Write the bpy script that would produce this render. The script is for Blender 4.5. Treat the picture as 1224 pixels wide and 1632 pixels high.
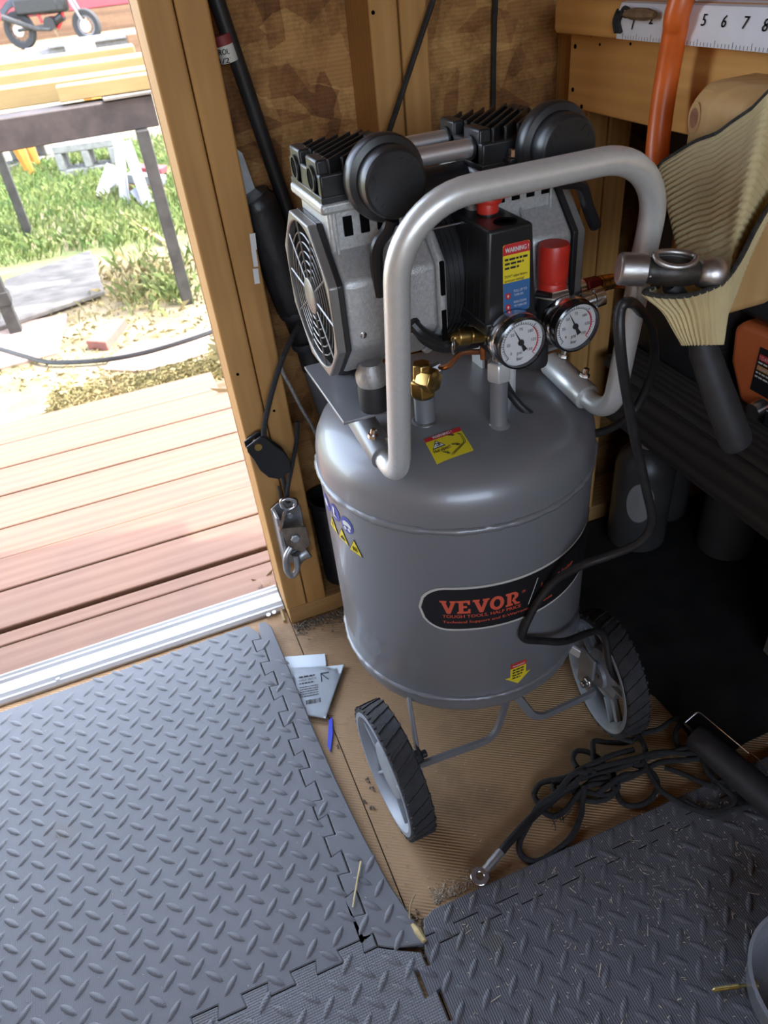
import bpy, bmesh, math, random
from mathutils import Vector, Matrix, Euler
random.seed(7)
sc = bpy.context.scene
COL = sc.collection
for o in list(bpy.data.objects):
    bpy.data.objects.remove(o)

# ------------------------------------------------------------------ camera
PITCH, ROLL, YAW, FPX, CAMZ = 0.660983711, -0.117622487, 0.299965708, 1160.258, 1.0
_cp, _sp = math.cos(PITCH), math.sin(PITCH)
FWD = Vector((math.sin(YAW)*_cp, math.cos(YAW)*_cp, -_sp))
_r = Vector((math.cos(YAW), -math.sin(YAW), 0.0))
_u = _r.cross(FWD)
RGT = _r*math.cos(ROLL) + _u*math.sin(ROLL)
UPV = -_r*math.sin(ROLL) + _u*math.cos(ROLL)
CAM = Vector((0, 0, CAMZ))
cd = bpy.data.cameras.new('camera')
cam = bpy.data.objects.new('camera', cd)
COL.objects.link(cam)
m = Matrix.Identity(4)
for i in range(3):
    m[i][0], m[i][1], m[i][2], m[i][3] = RGT[i], UPV[i], -FWD[i], CAM[i]
cam.matrix_world = m
cd.sensor_fit = 'HORIZONTAL'
cd.sensor_width = 36.0
cd.lens = 36.0*FPX/1224.0
cd.clip_start, cd.clip_end = 0.02, 200
cd.dof.use_dof = True
cd.dof.focus_distance = 0.85
cd.dof.aperture_fstop = 13.0
sc.camera = cam

# ------------------------------------------------------------------ light
SUN_DIR = Vector((0.52, -0.105, 0.85)).normalized()      # towards the sun
w = bpy.data.worlds.new('sky')
sc.world = w
w.use_nodes = True
nt = w.node_tree
bg = nt.nodes['Background']
sky = nt.nodes.new('ShaderNodeTexSky')
sky.sky_type = 'NISHITA'
sky.sun_disc = False
sky.sun_elevation = math.asin(SUN_DIR.z)
sky.sun_rotation = math.atan2(SUN_DIR.x, SUN_DIR.y)
sky.air_density, sky.dust_density, sky.ozone_density = 1.0, 2.2, 1.0
hs = nt.nodes.new('ShaderNodeHueSaturation'); hs.inputs['Saturation'].default_value = 0.62
nt.links.new(sky.outputs[0], hs.inputs['Color']); nt.links.new(hs.outputs[0], bg.inputs[0])
bg.inputs[1].default_value = 0.32
sl = bpy.data.lights.new('sun', 'SUN')
sl.energy = 1.0
sl.angle = math.radians(0.6)
sl.color = (1.0, 0.93, 0.80)
so = bpy.data.objects.new('sun', sl)
COL.objects.link(so)
so.rotation_euler = SUN_DIR.to_track_quat('Z', 'Y').to_euler()
so.location = (6, -2, 9)

def portal(name, loc, direction, sx, sy):
    l = bpy.data.lights.new(name, 'AREA')
    l.shape = 'RECTANGLE'
    l.size, l.size_y = sx, sy
    l.cycles.is_portal = True
    o = bpy.data.objects.new(name, l)
    COL.objects.link(o)
    o.location = loc
    o.rotation_euler = (-Vector(direction)).to_track_quat('Z', 'Y').to_euler()
    return o
DOOR_L, DOOR_R, DOOR_H = -0.86, 0.097, 2.02
BACK_Y = -2.3
BW = (-1.45, 0.45, 0.95, 2.00)       # opening in the back wall: x0 x1 z0 z1
portal('door_daylight', ((DOOR_L+DOOR_R)/2, 1.10, 1.0), (0, -1, 0), DOOR_R-DOOR_L, 2.0)
portal('window_daylight', ((BW[0]+BW[1])/2, BACK_Y-.04, (BW[2]+BW[3])/2), (0, 1, 0), BW[1]-BW[0], BW[3]-BW[2])

vs = sc.view_settings
vs.view_transform = 'Standard'
vs.look = 'None'
vs.exposure = 2.76
vs.gamma = 1.0
vs.use_curve_mapping = False
sc.cycles.use_denoising = True
sc.cycles.max_bounces = 10
sc.cycles.diffuse_bounces = 6
sc.cycles.sample_clamp_indirect = 6.0
sc.cycles.caustics_reflective = False
sc.cycles.caustics_refractive = False

# ------------------------------------------------------------------ points in space
def ray(px, py):
    return RGT*((px-612)/FPX) - UPV*((py-816)/FPX) + FWD
def PZ(px, py, z):
    d = ray(px, py); return CAM + d*((z-CAMZ)/d.z)
def PY(px, py, y):
    d = ray(px, py); return CAM + d*(y/d.y)
def PX(px, py, x):
    d = ray(px, py); return CAM + d*(x/d.x)
def PD(px, py, dep):
    return CAM + ray(px, py)*dep
TC = (0.337, 0.745); TR = 0.181
def PT(px, py, off=0.0):
    d = ray(px, py); r = TR+off
    a = d.x*d.x+d.y*d.y; b = -(d.x*TC[0]+d.y*TC[1]); c = TC[0]**2+TC[1]**2-r*r
    D = max(0.0, b*b-a*c)
    return CAM + d*((-b-math.sqrt(D))/a)

# ------------------------------------------------------------------ materials
MATS = {}
def pm(name, c1, c2=None, scale=12.0, rough=0.6, metal=0.0, bump=0.0, bscale=80.0, stretch=(1, 1, 1),
       coat=0.0, spec=0.5, detail=4.0, ramp=(0.35, 0.65), alpha=1.0, trans=0.0, rough2=None, aniso=None):
    if name in MATS: return MATS[name]
    mt = bpy.data.materials.new(name); mt.use_nodes = True
    n, L = mt.node_tree.nodes, mt.node_tree.links
    b = n['Principled BSDF']
    b.inputs['Roughness'].default_value = rough
    b.inputs['Metallic'].default_value = metal
    b.inputs['Specular IOR Level'].default_value = spec
    b.inputs['Coat Weight'].default_value = coat
    b.inputs['Transmission Weight'].default_value = trans
    tc = n.new('ShaderNodeTexCoord'); mp = n.new('ShaderNodeMapping')
    mp.inputs['Scale'].default_value = stretch
    L.new(tc.outputs['Object'], mp.inputs['Vector'])
    nz = n.new('ShaderNodeTexNoise'); nz.inputs['Scale'].default_value = scale
    nz.inputs['Detail'].default_value = detail
    L.new(mp.outputs[0], nz.inputs['Vector'])
    rp = n.new('ShaderNodeValToRGB')
    rp.color_ramp.elements[0].position, rp.color_ramp.elements[1].position = ramp
    c2 = c2 or tuple(x*0.86 for x in c1)
    rp.color_ramp.elements[0].color = (*c1, 1); rp.color_ramp.elements[1].color = (*c2, 1)
    L.new(nz.outputs['Fac'], rp.inputs['Fac']); L.new(rp.outputs[0], b.inputs['Base Color'])
    if rough2 is not None:
        mr = n.new('ShaderNodeMapRange'); mr.inputs['To Min'].default_value = rough; mr.inputs['To Max'].default_value = rough2
        L.new(nz.outputs['Fac'], mr.inputs['Value']); L.new(mr.outputs[0], b.inputs['Roughness'])
    if bump:
        n2 = n.new('ShaderNodeTexNoise'); n2.inputs['Scale'].default_value = bscale; n2.inputs['Detail'].default_value = 3
        L.new(mp.outputs[0], n2.inputs['Vector'])
        bp = n.new('ShaderNodeBump'); bp.inputs['Strength'].default_value = bump; bp.inputs['Distance'].default_value = 0.002
        L.new(n2.outputs['Fac'], bp.inputs['Height']); L.new(bp.outputs[0], b.inputs['Normal'])
    MATS[name] = mt
    return mt

def wood(name, c1, c2, axis='Z', rings=28.0, rough=0.6, knots=0.0, dark=None, contrast=(0.3, 0.75), bump=0.25):
    """Sawn timber: stretched grain along one axis, ring bands, a few darker streaks."""
    if name in MATS: return MATS[name]
    mt = bpy.data.materials.new(name); mt.use_nodes = True
    n, L = mt.node_tree.nodes, mt.node_tree.links
    b = n['Principled BSDF']; b.inputs['Roughness'].default_value = rough
    b.inputs['Specular IOR Level'].default_value = 0.3
    tc = n.new('ShaderNodeTexCoord'); mp = n.new('ShaderNodeMapping')
    sc_ = {'X': (0.06, 1, 1), 'Y': (1, 0.06, 1), 'Z': (1, 1, 0.06)}[axis]
    mp.inputs['Scale'].default_value = sc_
    L.new(tc.outputs['Object'], mp.inputs['Vector'])
    nz = n.new('ShaderNodeTexNoise'); nz.inputs['Scale'].default_value = 14; nz.inputs['Detail'].default_value = 3
    L.new(mp.outputs[0], nz.inputs['Vector'])
    wv = n.new('ShaderNodeTexWave'); wv.wave_type = 'RINGS'
    wv.rings_direction = axis
    wv.inputs['Scale'].default_value = rings; wv.inputs['Distortion'].default_value = 5.0
    wv.inputs['Detail'].default_value = 2.5; wv.inputs['Detail Scale'].default_value = 1.2
    L.new(mp.outputs[0], wv.inputs['Vector'])
    mx = n.new('ShaderNodeMix'); mx.data_type = 'FLOAT'; mx.inputs[0].default_value = 0.62
    L.new(wv.outputs['Fac'], mx.inputs[2]); L.new(nz.outputs['Fac'], mx.inputs[3])
    rp = n.new('ShaderNodeValToRGB')
    rp.color_ramp.elements[0].position, rp.color_ramp.elements[1].position = contrast
    rp.color_ramp.elements[0].color = (*c1, 1); rp.color_ramp.elements[1].color = (*c2, 1)
    L.new(mx.outputs[0], rp.inputs['Fac'])
    n3 = n.new('ShaderNodeTexNoise'); n3.inputs['Scale'].default_value = 120; n3.inputs['Detail'].default_value = 2
    L.new(mp.outputs[0], n3.inputs['Vector'])
    m2 = n.new('ShaderNodeMixRGB'); m2.blend_type = 'MULTIPLY'; m2.inputs[0].default_value = 0.22
    L.new(rp.outputs[0], m2.inputs[1]); L.new(n3.outputs['Fac'], m2.inputs[2])
    n4 = n.new('ShaderNodeTexNoise'); n4.inputs['Scale'].default_value = 9; n4.inputs['Detail'].default_value = 5
    L.new(tc.outputs['Object'], n4.inputs['Vector'])
    r4 = n.new('ShaderNodeValToRGB'); r4.color_ramp.elements[0].position = 0.3; r4.color_ramp.elements[1].position = 0.62
    d = dark or tuple(x*0.78 for x in c2)
    r4.color_ramp.elements[0].color = (*[min(1, x/max(1e-3, y)) for x, y in zip(d, c2)], 1); r4.color_ramp.elements[1].color = (1, 1, 1, 1)
    L.new(n4.outputs['Fac'], r4.inputs['Fac'])
    m3 = n.new('ShaderNodeMixRGB'); m3.blend_type = 'MULTIPLY'; m3.inputs[0].default_value = 0.5
    L.new(m2.outputs[0], m3.inputs[1]); L.new(r4.outputs[0], m3.inputs[2])
    L.new(m3.outputs[0], b.inputs['Base Color'])
    bp = n.new('ShaderNodeBump'); bp.inputs['Strength'].default_value = bump; bp.inputs['Distance'].default_value = 0.001
    L.new(mx.outputs[0], bp.inputs['Height']); L.new(bp.outputs[0], b.inputs['Normal'])
    MATS[name] = mt
    return mt

def osb(name):
    mt = bpy.data.materials.new(name); mt.use_nodes = True
    n, L = mt.node_tree.nodes, mt.node_tree.links
    b = n['Principled BSDF']; b.inputs['Roughness'].default_value = 0.75; b.inputs['Specular IOR Level'].default_value = 0.25
    tc = n.new('ShaderNodeTexCoord')
    nz = n.new('ShaderNodeTexNoise'); nz.inputs['Scale'].default_value = 14; nz.inputs['Detail'].default_value = 5
    L.new(tc.outputs['Object'], nz.inputs['Vector'])
    ad = n.new('ShaderNodeVectorMath'); ad.operation = 'MULTIPLY_ADD'
    ad.inputs[1].default_value = (0.022, 0.022, 0.022)
    L.new(nz.outputs['Color'], ad.inputs[0]); L.new(tc.outputs['Object'], ad.inputs[2])
    cols = []
    for k, (s, st) in enumerate(((30, (1.0, 1.0, 0.42)), (38, (0.42, 1.0, 1.0)))):
        mp = n.new('ShaderNodeMapping'); mp.inputs['Scale'].default_value = st; mp.inputs['Rotation'].default_value = (0, 0.5+k*1.1, 0)
        L.new(ad.outputs[0], mp.inputs['Vector'])
        vo = n.new('ShaderNodeTexVoronoi'); vo.inputs['Scale'].default_value = s; vo.inputs['Randomness'].default_value = 1.0
        L.new(mp.outputs[0], vo.inputs['Vector'])
        cols.append(vo)
    mx = n.new('ShaderNodeMixRGB'); mx.inputs[0].default_value = 0.5
    L.new(cols[0].outputs['Color'], mx.inputs[1]); L.new(cols[1].outputs['Color'], mx.inputs[2])
    bw = n.new('ShaderNodeRGBToBW'); L.new(mx.outputs[0], bw.inputs[0])
    rp = n.new('ShaderNodeValToRGB')
    e = rp.color_ramp.elements
    e[0].position, e[0].color = 0.20, (0.19, 0.080, 0.028, 1)
    e[1].position, e[1].color = 0.8, (0.52, 0.29, 0.10, 1)
    k = e.new(0.5); k.color = (0.37, 0.18, 0.06, 1)
    L.new(bw.outputs[0], rp.inputs['Fac'])
    # fine sawn screen marks and dirt
    wv = n.new('ShaderNodeTexWave'); wv.bands_direction = 'Z'; wv.inputs['Scale'].default_value = 62; wv.inputs['Distortion'].default_value = 1.2
    L.new(tc.outputs['Object'], wv.inputs['Vector'])
    n5 = n.new('ShaderNodeTexNoise'); n5.inputs['Scale'].default_value = 22; n5.inputs['Detail'].default_value = 8; n5.inputs['Roughness'].default_value = 0.75
    L.new(tc.outputs['Object'], n5.inputs['Vector'])
    m2 = n.new('ShaderNodeMixRGB'); m2.blend_type = 'MULTIPLY'; m2.inputs[0].default_value = 0.16
    L.new(rp.outputs[0], m2.inputs[1]); L.new(wv.outputs['Color'], m2.inputs[2])
    r5 = n.new('ShaderNodeValToRGB'); r5.color_ramp.elements[0].position = 0.38; r5.color_ramp.elements[1].position = 0.56
    r5.color_ramp.elements[0].color = (0.36, 0.30, 0.26, 1)
    L.new(n5.outputs['Fac'], r5.inputs['Fac'])
    m3 = n.new('ShaderNodeMixRGB'); m3.blend_type = 'MULTIPLY'; m3.inputs[0].default_value = 0.7
    L.new(m2.outputs[0], m3.inputs[1]); L.new(r5.outputs[0], m3.inputs[2])
    L.new(m3.outputs[0], b.inputs['Base Color'])
    bp = n.new('ShaderNodeBump'); bp.inputs['Strength'].default_value = 0.35; bp.inputs['Distance'].default_value = 0.0015
    L.new(bw.outputs[0], bp.inputs['Height']); L.new(bp.outputs[0], b.inputs['Normal'])
    MATS[name] = mt
    return mt

def ribbed(name, c1, c2, direction, period, rough=0.7, strength=0.35, scale=6.0, ramp=(0.35, 0.7), dirt=None, cross=None, spec=0.3):
    """Flat sheet with fine parallel ribs pressed into it (relief only), plus stains."""
    mt = pm(name, c1, c2, scale=scale, rough=rough, detail=6, ramp=ramp, spec=spec)
    n, L = mt.node_tree.nodes, mt.node_tree.links
    b = n['Principled BSDF']
    tc = n.new('ShaderNodeTexCoord')
    hs = []
    for dr, pr in [(direction, period)] + ([cross] if cross else []):
        dv = Vector(dr).normalized()
        dt = n.new('ShaderNodeVectorMath'); dt.operation = 'DOT_PRODUCT'; dt.inputs[1].default_value = dv*(2*math.pi/pr)
        L.new(tc.outputs['Object'], dt.inputs[0])
        sn = n.new('ShaderNodeMath'); sn.operation = 'SINE'; L.new(dt.outputs['Value'], sn.inputs[0])
        hs.append(sn)
    src = hs[0].outputs[0]
    if len(hs) > 1:
        mm = n.new('ShaderNodeMath'); mm.operation = 'MULTIPLY'
        L.new(hs[0].outputs[0], mm.inputs[0]); L.new(hs[1].outputs[0], mm.inputs[1]); src = mm.outputs[0]
    bp = n.new('ShaderNodeBump'); bp.inputs['Strength'].default_value = strength; bp.inputs['Distance'].default_value = 0.0008
    L.new(src, bp.inputs['Height']); L.new(bp.outputs[0], b.inputs['Normal'])
    if dirt:
        dc, dscale, lo, hi = dirt
        nz = n.new('ShaderNodeTexNoise'); nz.inputs['Scale'].default_value = dscale; nz.inputs['Detail'].default_value = 7; nz.inputs['Roughness'].default_value = 0.7
        L.new(tc.outputs['Object'], nz.inputs['Vector'])
        rp = n.new('ShaderNodeValToRGB'); rp.color_ramp.elements[0].position, rp.color_ramp.elements[1].position = lo, hi
        L.new(nz.outputs['Fac'], rp.inputs['Fac'])
        mx = n.new('ShaderNodeMixRGB'); mx.inputs[2].default_value = (*dc, 1)
        old = b.inputs['Base Color'].links[0].from_socket
        L.new(rp.outputs[0], mx.inputs[0]); L.new(old, mx.inputs[1]); L.new(mx.outputs[0], b.inputs['Base Color'])
    return mt

# ------------------------------------------------------------------ mesh helpers
class MB:
    def __init__(s): s.v, s.f = [], []
    def add(s, vs, fs):
        k = len(s.v); s.v += [tuple(p) for p in vs]; s.f += [tuple(i+k for i in q) for q in fs]; return s
    def box(s, lo, hi):
        x0, y0, z0 = lo; x1, y1, z1 = hi
        return s.add([(x0,y0,z0),(x1,y0,z0),(x1,y1,z0),(x0,y1,z0),(x0,y0,z1),(x1,y0,z1),(x1,y1,z1),(x0,y1,z1)],
                     [(0,3,2,1),(4,5,6,7),(0,1,5,4),(1,2,6,5),(2,3,7,6),(3,0,4,7)])
    def obox(s, mat, size):
        a, b, c = (q/2 for q in size)
        vs = [mat @ Vector(p) for p in ((-a,-b,-c),(a,-b,-c),(a,b,-c),(-a,b,-c),(-a,-b,c),(a,-b,c),(a,b,c),(-a,b,c))]
        return s.add(vs, [(0,3,2,1),(4,5,6,7),(0,1,5,4),(1,2,6,5),(2,3,7,6),(3,0,4,7)])
    def bar(s, p, q, wd, th, up=(0, 0, 1)):
        """rectangular bar from p to q; wd across, th along up"""
        p, q = Vector(p), Vector(q); d = (q-p); ln = d.length; d.normalize()
        x = d.cross(Vector(up)); x = x.normalized() if x.length > 1e-6 else d.orthogonal().normalized()
        y = x.cross(d)
        mt = Matrix(((x.x, y.x, d.x, 0), (x.y, y.y, d.y, 0), (x.z, y.z, d.z, 0), (0, 0, 0, 1)))
        mt.translation = (p+q)/2
        return s.obox(mt, (wd, th, ln))
    def lathe(s, prof, mat, n=32, cap=True):
        vs, fs = [], []
        for r, h in prof:
            for i in range(n):
                a = 2*math.pi*i/n
                vs.append(mat @ Vector((r*math.cos(a), r*math.sin(a), h)))
        k = len(prof)
        for j in range(k-1):
            for i in range(n):
                fs.append((j*n+i, j*n+(i+1) % n, (j+1)*n+(i+1) % n, (j+1)*n+i))
        if cap:
            if prof[0][0] > 1e-6: fs.append(tuple(reversed(range(n))))
            if prof[-1][0] > 1e-6: fs.append(tuple(range((k-1)*n, k*n)))
        return s.add(vs, fs)
    def cyl(s, p, q, r0, r1=None, n=16):
        p, q = Vector(p), Vector(q)
        return s.lathe([(r0, 0), (r0 if r1 is None else r1, (q-p).length)], axm(p, q-p), n)
    def tube(s, pts, r, n=8, closed=False, flat=1.0, up=None):
        pts = [Vector(p) for p in pts]; m_ = len(pts)
        rr = r if isinstance(r, (list, tuple)) else [r]*m_
        tg = []
        for i in range(m_):
            a = pts[(i-1) % m_] if (closed or i) else pts[0]; b = pts[(i+1) % m_] if (closed or i < m_-1) else pts[-1]
            t = (b-a); tg.append(t.normalized() if t.length > 1e-9 else Vector((0, 0, 1)))
        x = Vector(up) if up else tg[0].orthogonal()
        x = (x - tg[0]*x.dot(tg[0])).normalized()
        vs, fs = [], []
        for i in range(m_):
            x = (x - tg[i]*x.dot(tg[i])); x = x.normalized() if x.length > 1e-6 else tg[i].orthogonal().normalized()
            y = tg[i].cross(x)
            for j in range(n):
                a = 2*math.pi*(j+0.5)/n
                vs.append(pts[i] + x*(rr[i]*math.cos(a)) + y*(rr[i]*flat*math.sin(a)))
        for i in range(m_ if closed else m_-1):
            k = (i+1) % m_
            for j in range(n):
                fs.append((i*n+j, i*n+(j+1) % n, k*n+(j+1) % n, k*n+j))
        if not closed:
            fs.append(tuple(reversed(range(n)))); fs.append(tuple(range((m_-1)*n, m_*n)))
        return s.add(vs, fs)
    def prism(s, poly, h0, h1, fn):
        """polygon (u,v) extruded between h0 and h1, mapped by fn(u,v,h)"""
        n = len(poly)
        vs = [fn(u, v, h0) for u, v in poly] + [fn(u, v, h1) for u, v in poly]
        fs = [tuple(reversed(range(n))), tuple(range(n, 2*n))] + [(i, (i+1) % n, n+(i+1) % n, n+i) for i in range(n)]
        return s.add(vs, fs)
    def sheet(s, poly, fn, h=0.0):
        return s.add([fn(u, v, h) for u, v in poly], [tuple(range(len(poly)))])
    def grid(s, nu, nv, fn, closeu=False):
        vs = [fn(i/nu, j/nv) for j in range(nv+1) for i in range(nu if closeu else nu+1)]
        w_ = nu if closeu else nu+1
        fs = []
        for j in range(nv):
            for i in range(nu):
                fs.append((j*w_+i, j*w_+(i+1) % w_, (j+1)*w_+(i+1) % w_, (j+1)*w_+i))
        return s.add(vs, fs)
    def build(s, name, mat, parent=None, bevel=0.0, smooth=35, solid=0.0, seg=2, sub=0):
        me = bpy.data.meshes.new(name)
        me.from_pydata(s.v, [], s.f)
        bm = bmesh.new(); bm.from_mesh(me)
        bmesh.ops.recalc_face_normals(bm, faces=bm.faces)
        bm.to_mesh(me); bm.free()
        me.materials.append(mat)
        if smooth:
            me.polygons.foreach_set('use_smooth', [True]*len(me.polygons))
            me.set_sharp_from_angle(angle=math.radians(smooth))
        o = bpy.data.objects.new(name, me)
        COL.objects.link(o)
        if parent: adopt(o, parent)
        if solid:
            md = o.modifiers.new('solid', 'SOLIDIFY'); md.thickness = solid; md.offset = 0
        if bevel:
            md = o.modifiers.new('bevel', 'BEVEL'); md.width = bevel; md.segments = seg; md.limit_method = 'ANGLE'; md.angle_limit = math.radians(35)
            md.harden_normals = False
        if sub:
            md = o.modifiers.new('sub', 'SUBSURF'); md.levels = sub; md.render_levels = sub
        return o

def adopt(o, parent):
    o.parent = parent
    o.matrix_parent_inverse = Matrix.Translation(-world_loc(parent))
def world_loc(p):
    v = Vector((0, 0, 0))
    while p is not None:
        v += p.location + (p.matrix_parent_inverse.translation if p.parent else Vector((0, 0, 0)))
        p = p.parent
    return v
def axm(p, d):
    q = Vector(d).normalized().to_track_quat('Z', 'Y')
    mt = q.to_matrix().to_4x4(); mt.translation = Vector(p); return mt
def frame(p, x, y):
    x = Vector(x).normalized(); y = Vector(y); y = (y-x*y.dot(x)).normalized(); z = x.cross(y)
    mt = Matrix(((x.x, y.x, z.x, 0), (x.y, y.y, z.y, 0), (x.z, y.z, z.z, 0), (0, 0, 0, 1))); mt.translation = Vector(p); return mt
def onframe(mt):
    return lambda u, v, h=0.0: mt @ Vector((u, v, h))
def crom(pts, n=8, closed=False):
    pts = [Vector(p) for p in pts]; m_ = len(pts); out = []
    for i in range(m_ if closed else m_-1):
        g = (lambda k: pts[k % m_]) if closed else (lambda k: pts[max(0, min(m_-1, k))])
        a, b, c, d = g(i-1), g(i), g(i+1), g(i+2)
        for j in range(n):
            t = j/n
            out.append(0.5*((2*b)+(c-a)*t+(2*a-5*b+4*c-d)*t*t+(3*b-a-3*c+d)*t**3))
    if not closed: out.append(pts[-1])
    return out
def fillet(pts, rad, seg=8):
    pts = [Vector(p) for p in pts]; out = [pts[0]]
    rads = rad if isinstance(rad, (list, tuple)) else [rad]*(len(pts)-2)
    for i in range(1, len(pts)-1):
        a = (pts[i-1]-pts[i]); b = (pts[i+1]-pts[i])
        r = min(rads[i-1], a.length*.5, b.length*.5)
        p0 = pts[i]+a.normalized()*r; p1 = pts[i]+b.normalized()*r
        for j in range(seg+1):
            t = j/seg
            # rational quadratic gives a near circular arc
            w1 = 0.75
            den = (1-t)**2+2*w1*t*(1-t)+t*t
            out.append((p0*(1-t)**2+pts[i]*2*w1*t*(1-t)+p1*t*t)/den)
    out.append(pts[-1]); return out
def rrect(w_, h_, r, n=5, cx=0, cy=0):
    out = []
    for sx, sy, a0 in ((1, 1, 0), (-1, 1, 90), (-1, -1, 180), (1, -1, 270)):
        for k in range(n+1):
            a = math.radians(a0+90*k/n)
            out.append((cx+sx*(w_/2-r)+r*math.cos(a), cy+sy*(h_/2-r)+r*math.sin(a)))
    return out
def disc(r, n=20, cx=0, cy=0):
    return [(cx+r*math.cos(2*math.pi*i/n), cy+r*math.sin(2*math.pi*i/n)) for i in range(n)]
def text_mesh(body, size):
    c = bpy.data.curves.new('t', 'FONT'); c.body = body; c.size = size; c.resolution_u = 2
    o = bpy.data.objects.new('t', c)
    COL.objects.link(o)
    dg = bpy.context.evaluated_depsgraph_get(); dg.update()
    me = bpy.data.meshes.new_from_object(o.evaluated_get(dg))
    vs = [tuple(v.co) for v in me.vertices]; fs = [tuple(p.vertices) for p in me.polygons]
    bpy.data.objects.remove(o); bpy.data.curves.remove(c); bpy.data.meshes.remove(me)
    return vs, fs
def put_text(mb, body, size, u0, v0, fn, h=0.0004, width=None, shear=0.0, bold=0.0):
    vs, fs = text_mesh(body, size)
    if not vs: return mb
    xs = [p[0] for p in vs]; k = (width/(max(xs)-min(xs))) if width else 1.0
    x0 = min(xs)
    for dx in ((0.0, bold) if bold else (0.0,)):
        mb.add([fn(u0+dx+(p[0]-x0)*k+shear*p[1], v0+p[1], h) for p in vs], fs)
    return mb
def put_bars(mb, u0, v0, width, ht, fn, h=0.0004):
    """a line of print too small to read: word-long dashes"""
    u = 0.0
    while u < width:
        w_ = min(width-u, ht*random.uniform(1.2, 3.2))
        mb.add([fn(u0+u, v0, h), fn(u0+u+w_, v0, h), fn(u0+u+w_, v0+ht, h), fn(u0+u, v0+ht, h)], [(0, 1, 2, 3)])
        u += w_+ht*.55
    return mb
def ptext(body, size, u0, v0, fn, mat, parent, h=0.0004, name='label_text', **kw):
    b = put_text(MB(), body, size, u0, v0, fn, h, **kw)
    return b.build(name, mat, parent, smooth=0)
def thing(name, label, cat, loc=(0, 0, 0), group=None):
    o = bpy.data.objects.new(name, None); o.empty_display_size = 0.05
    COL.objects.link(o); o.location = loc
    return tag(o, label, cat, group)
def tag(o, label, cat, group=None):
    o['label'] = label; o['category'] = cat
    if group: o['group'] = group
    return o
def struct(o, label=None):
    o['kind'] = 'structure'
    if label: o['label'] = label
    return o
def stuff(o, label=None, cat=None):
    o['kind'] = 'stuff'
    if label: o['label'] = label; o['category'] = cat
    return o
def V(*a): return Vector(a)

# ------------------------------------------------------------------ material set
WOODZ = wood('stud_pine', (0.58, 0.315, 0.105), (0.46, 0.235, 0.070), 'Z', rings=34, contrast=(.2, .85))
WOODX = wood('plate_pine', (0.54, 0.315, 0.12), (0.40, 0.22, 0.078), 'X', rings=30)
RAILY = wood('rail_pine', (0.80, 0.43, 0.135), (0.70, 0.36, 0.10), 'Y', rings=22, contrast=(.2, .85))
OSB = osb('osb')
LUMB = wood('fresh_lumber', (0.40, 0.285, 0.13), (0.34, 0.23, 0.095), 'X', rings=8)
DECK = wood('deck_stain', (0.235, 0.142, 0.100), (0.185, 0.102, 0.070), 'X', rings=10, rough=0.75, dark=(0.15, 0.09, 0.07), contrast=(.1, .95))
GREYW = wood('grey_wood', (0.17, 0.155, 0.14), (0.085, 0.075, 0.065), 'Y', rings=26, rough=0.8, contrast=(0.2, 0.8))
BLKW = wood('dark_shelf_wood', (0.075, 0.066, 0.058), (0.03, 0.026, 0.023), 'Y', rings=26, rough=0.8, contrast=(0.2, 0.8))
ALU = pm('aluminium', (0.62, 0.62, 0.61), (0.50, 0.50, 0.49), scale=30, rough=0.38, metal=0.85, rough2=0.55, stretch=(.1, 1, 1))
STEEL = pm('bright_steel', (0.62, 0.62, 0.63), (0.5, 0.5, 0.52), scale=40, rough=0.22, metal=1.0)
GALV = pm('galvanised', (0.50, 0.51, 0.52), (0.36, 0.37, 0.38), scale=60, rough=0.42, metal=0.9, bump=0.1)
CHROME = pm('chrome', (0.85, 0.84, 0.84), (0.80, 0.79, 0.79), rough=0.2, metal=1.0)
BRASS = pm('brass', (0.62, 0.42, 0.15), (0.45, 0.29, 0.09), scale=40, rough=0.32, metal=1.0)
COPPER = pm('copper', (0.62, 0.27, 0.13), (0.42, 0.17, 0.08), scale=30, rough=0.35, metal=1.0)
TANK = pm('grey_paint', (0.235, 0.240, 0.248), (0.225, 0.230, 0.238), scale=5, rough=0.34, metal=0.25, coat=0.25, rough2=0.42, bump=0.03, bscale=300)
HANDLE = pm('silver_paint', (0.76, 0.77, 0.75), (0.72, 0.73, 0.71), scale=200, rough=0.36, metal=0.5, bump=0.04, bscale=500)
CAST = pm('cast_aluminium', (0.52, 0.52, 0.515), (0.42, 0.42, 0.415), scale=260, rough=0.45, metal=0.5, bump=0.25, bscale=700)
BLKM = pm('black_casting', (0.016, 0.016, 0.017), (0.026, 0.026, 0.027), scale=60, rough=0.38, metal=0.2)
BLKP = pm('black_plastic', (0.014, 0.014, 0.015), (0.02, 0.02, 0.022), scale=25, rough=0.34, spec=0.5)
BLKR = pm('black_rubber', (0.018, 0.018, 0.019), (0.028, 0.028, 0.03), scale=60, rough=0.62)
BLKC = pm('black_cord', (0.012, 0.012, 0.013), (0.02, 0.02, 0.02), scale=60, rough=0.42)
ROPE = pm('black_rope', (0.013, 0.013, 0.014), (0.03, 0.03, 0.03), scale=400, rough=0.85, bump=0.7, bscale=900)
TYRE = pm('tyre_rubber', (0.022, 0.022, 0.023), (0.034, 0.034, 0.035), scale=80, rough=0.75, bump=0.3, bscale=400)
RIMP = pm('grey_rim_plastic', (0.30, 0.33, 0.36), (0.26, 0.29, 0.32), scale=20, rough=0.42)
DARKV = pm('void_black', (0.004, 0.004, 0.004), rough=0.95, spec=0.05)
RED = pm('red_plastic', (0.62, 0.035, 0.02), (0.52, 0.025, 0.016), scale=30, rough=0.38)
SRED = pm('sticker_red', (0.60, 0.03, 0.035), rough=0.45)
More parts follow.
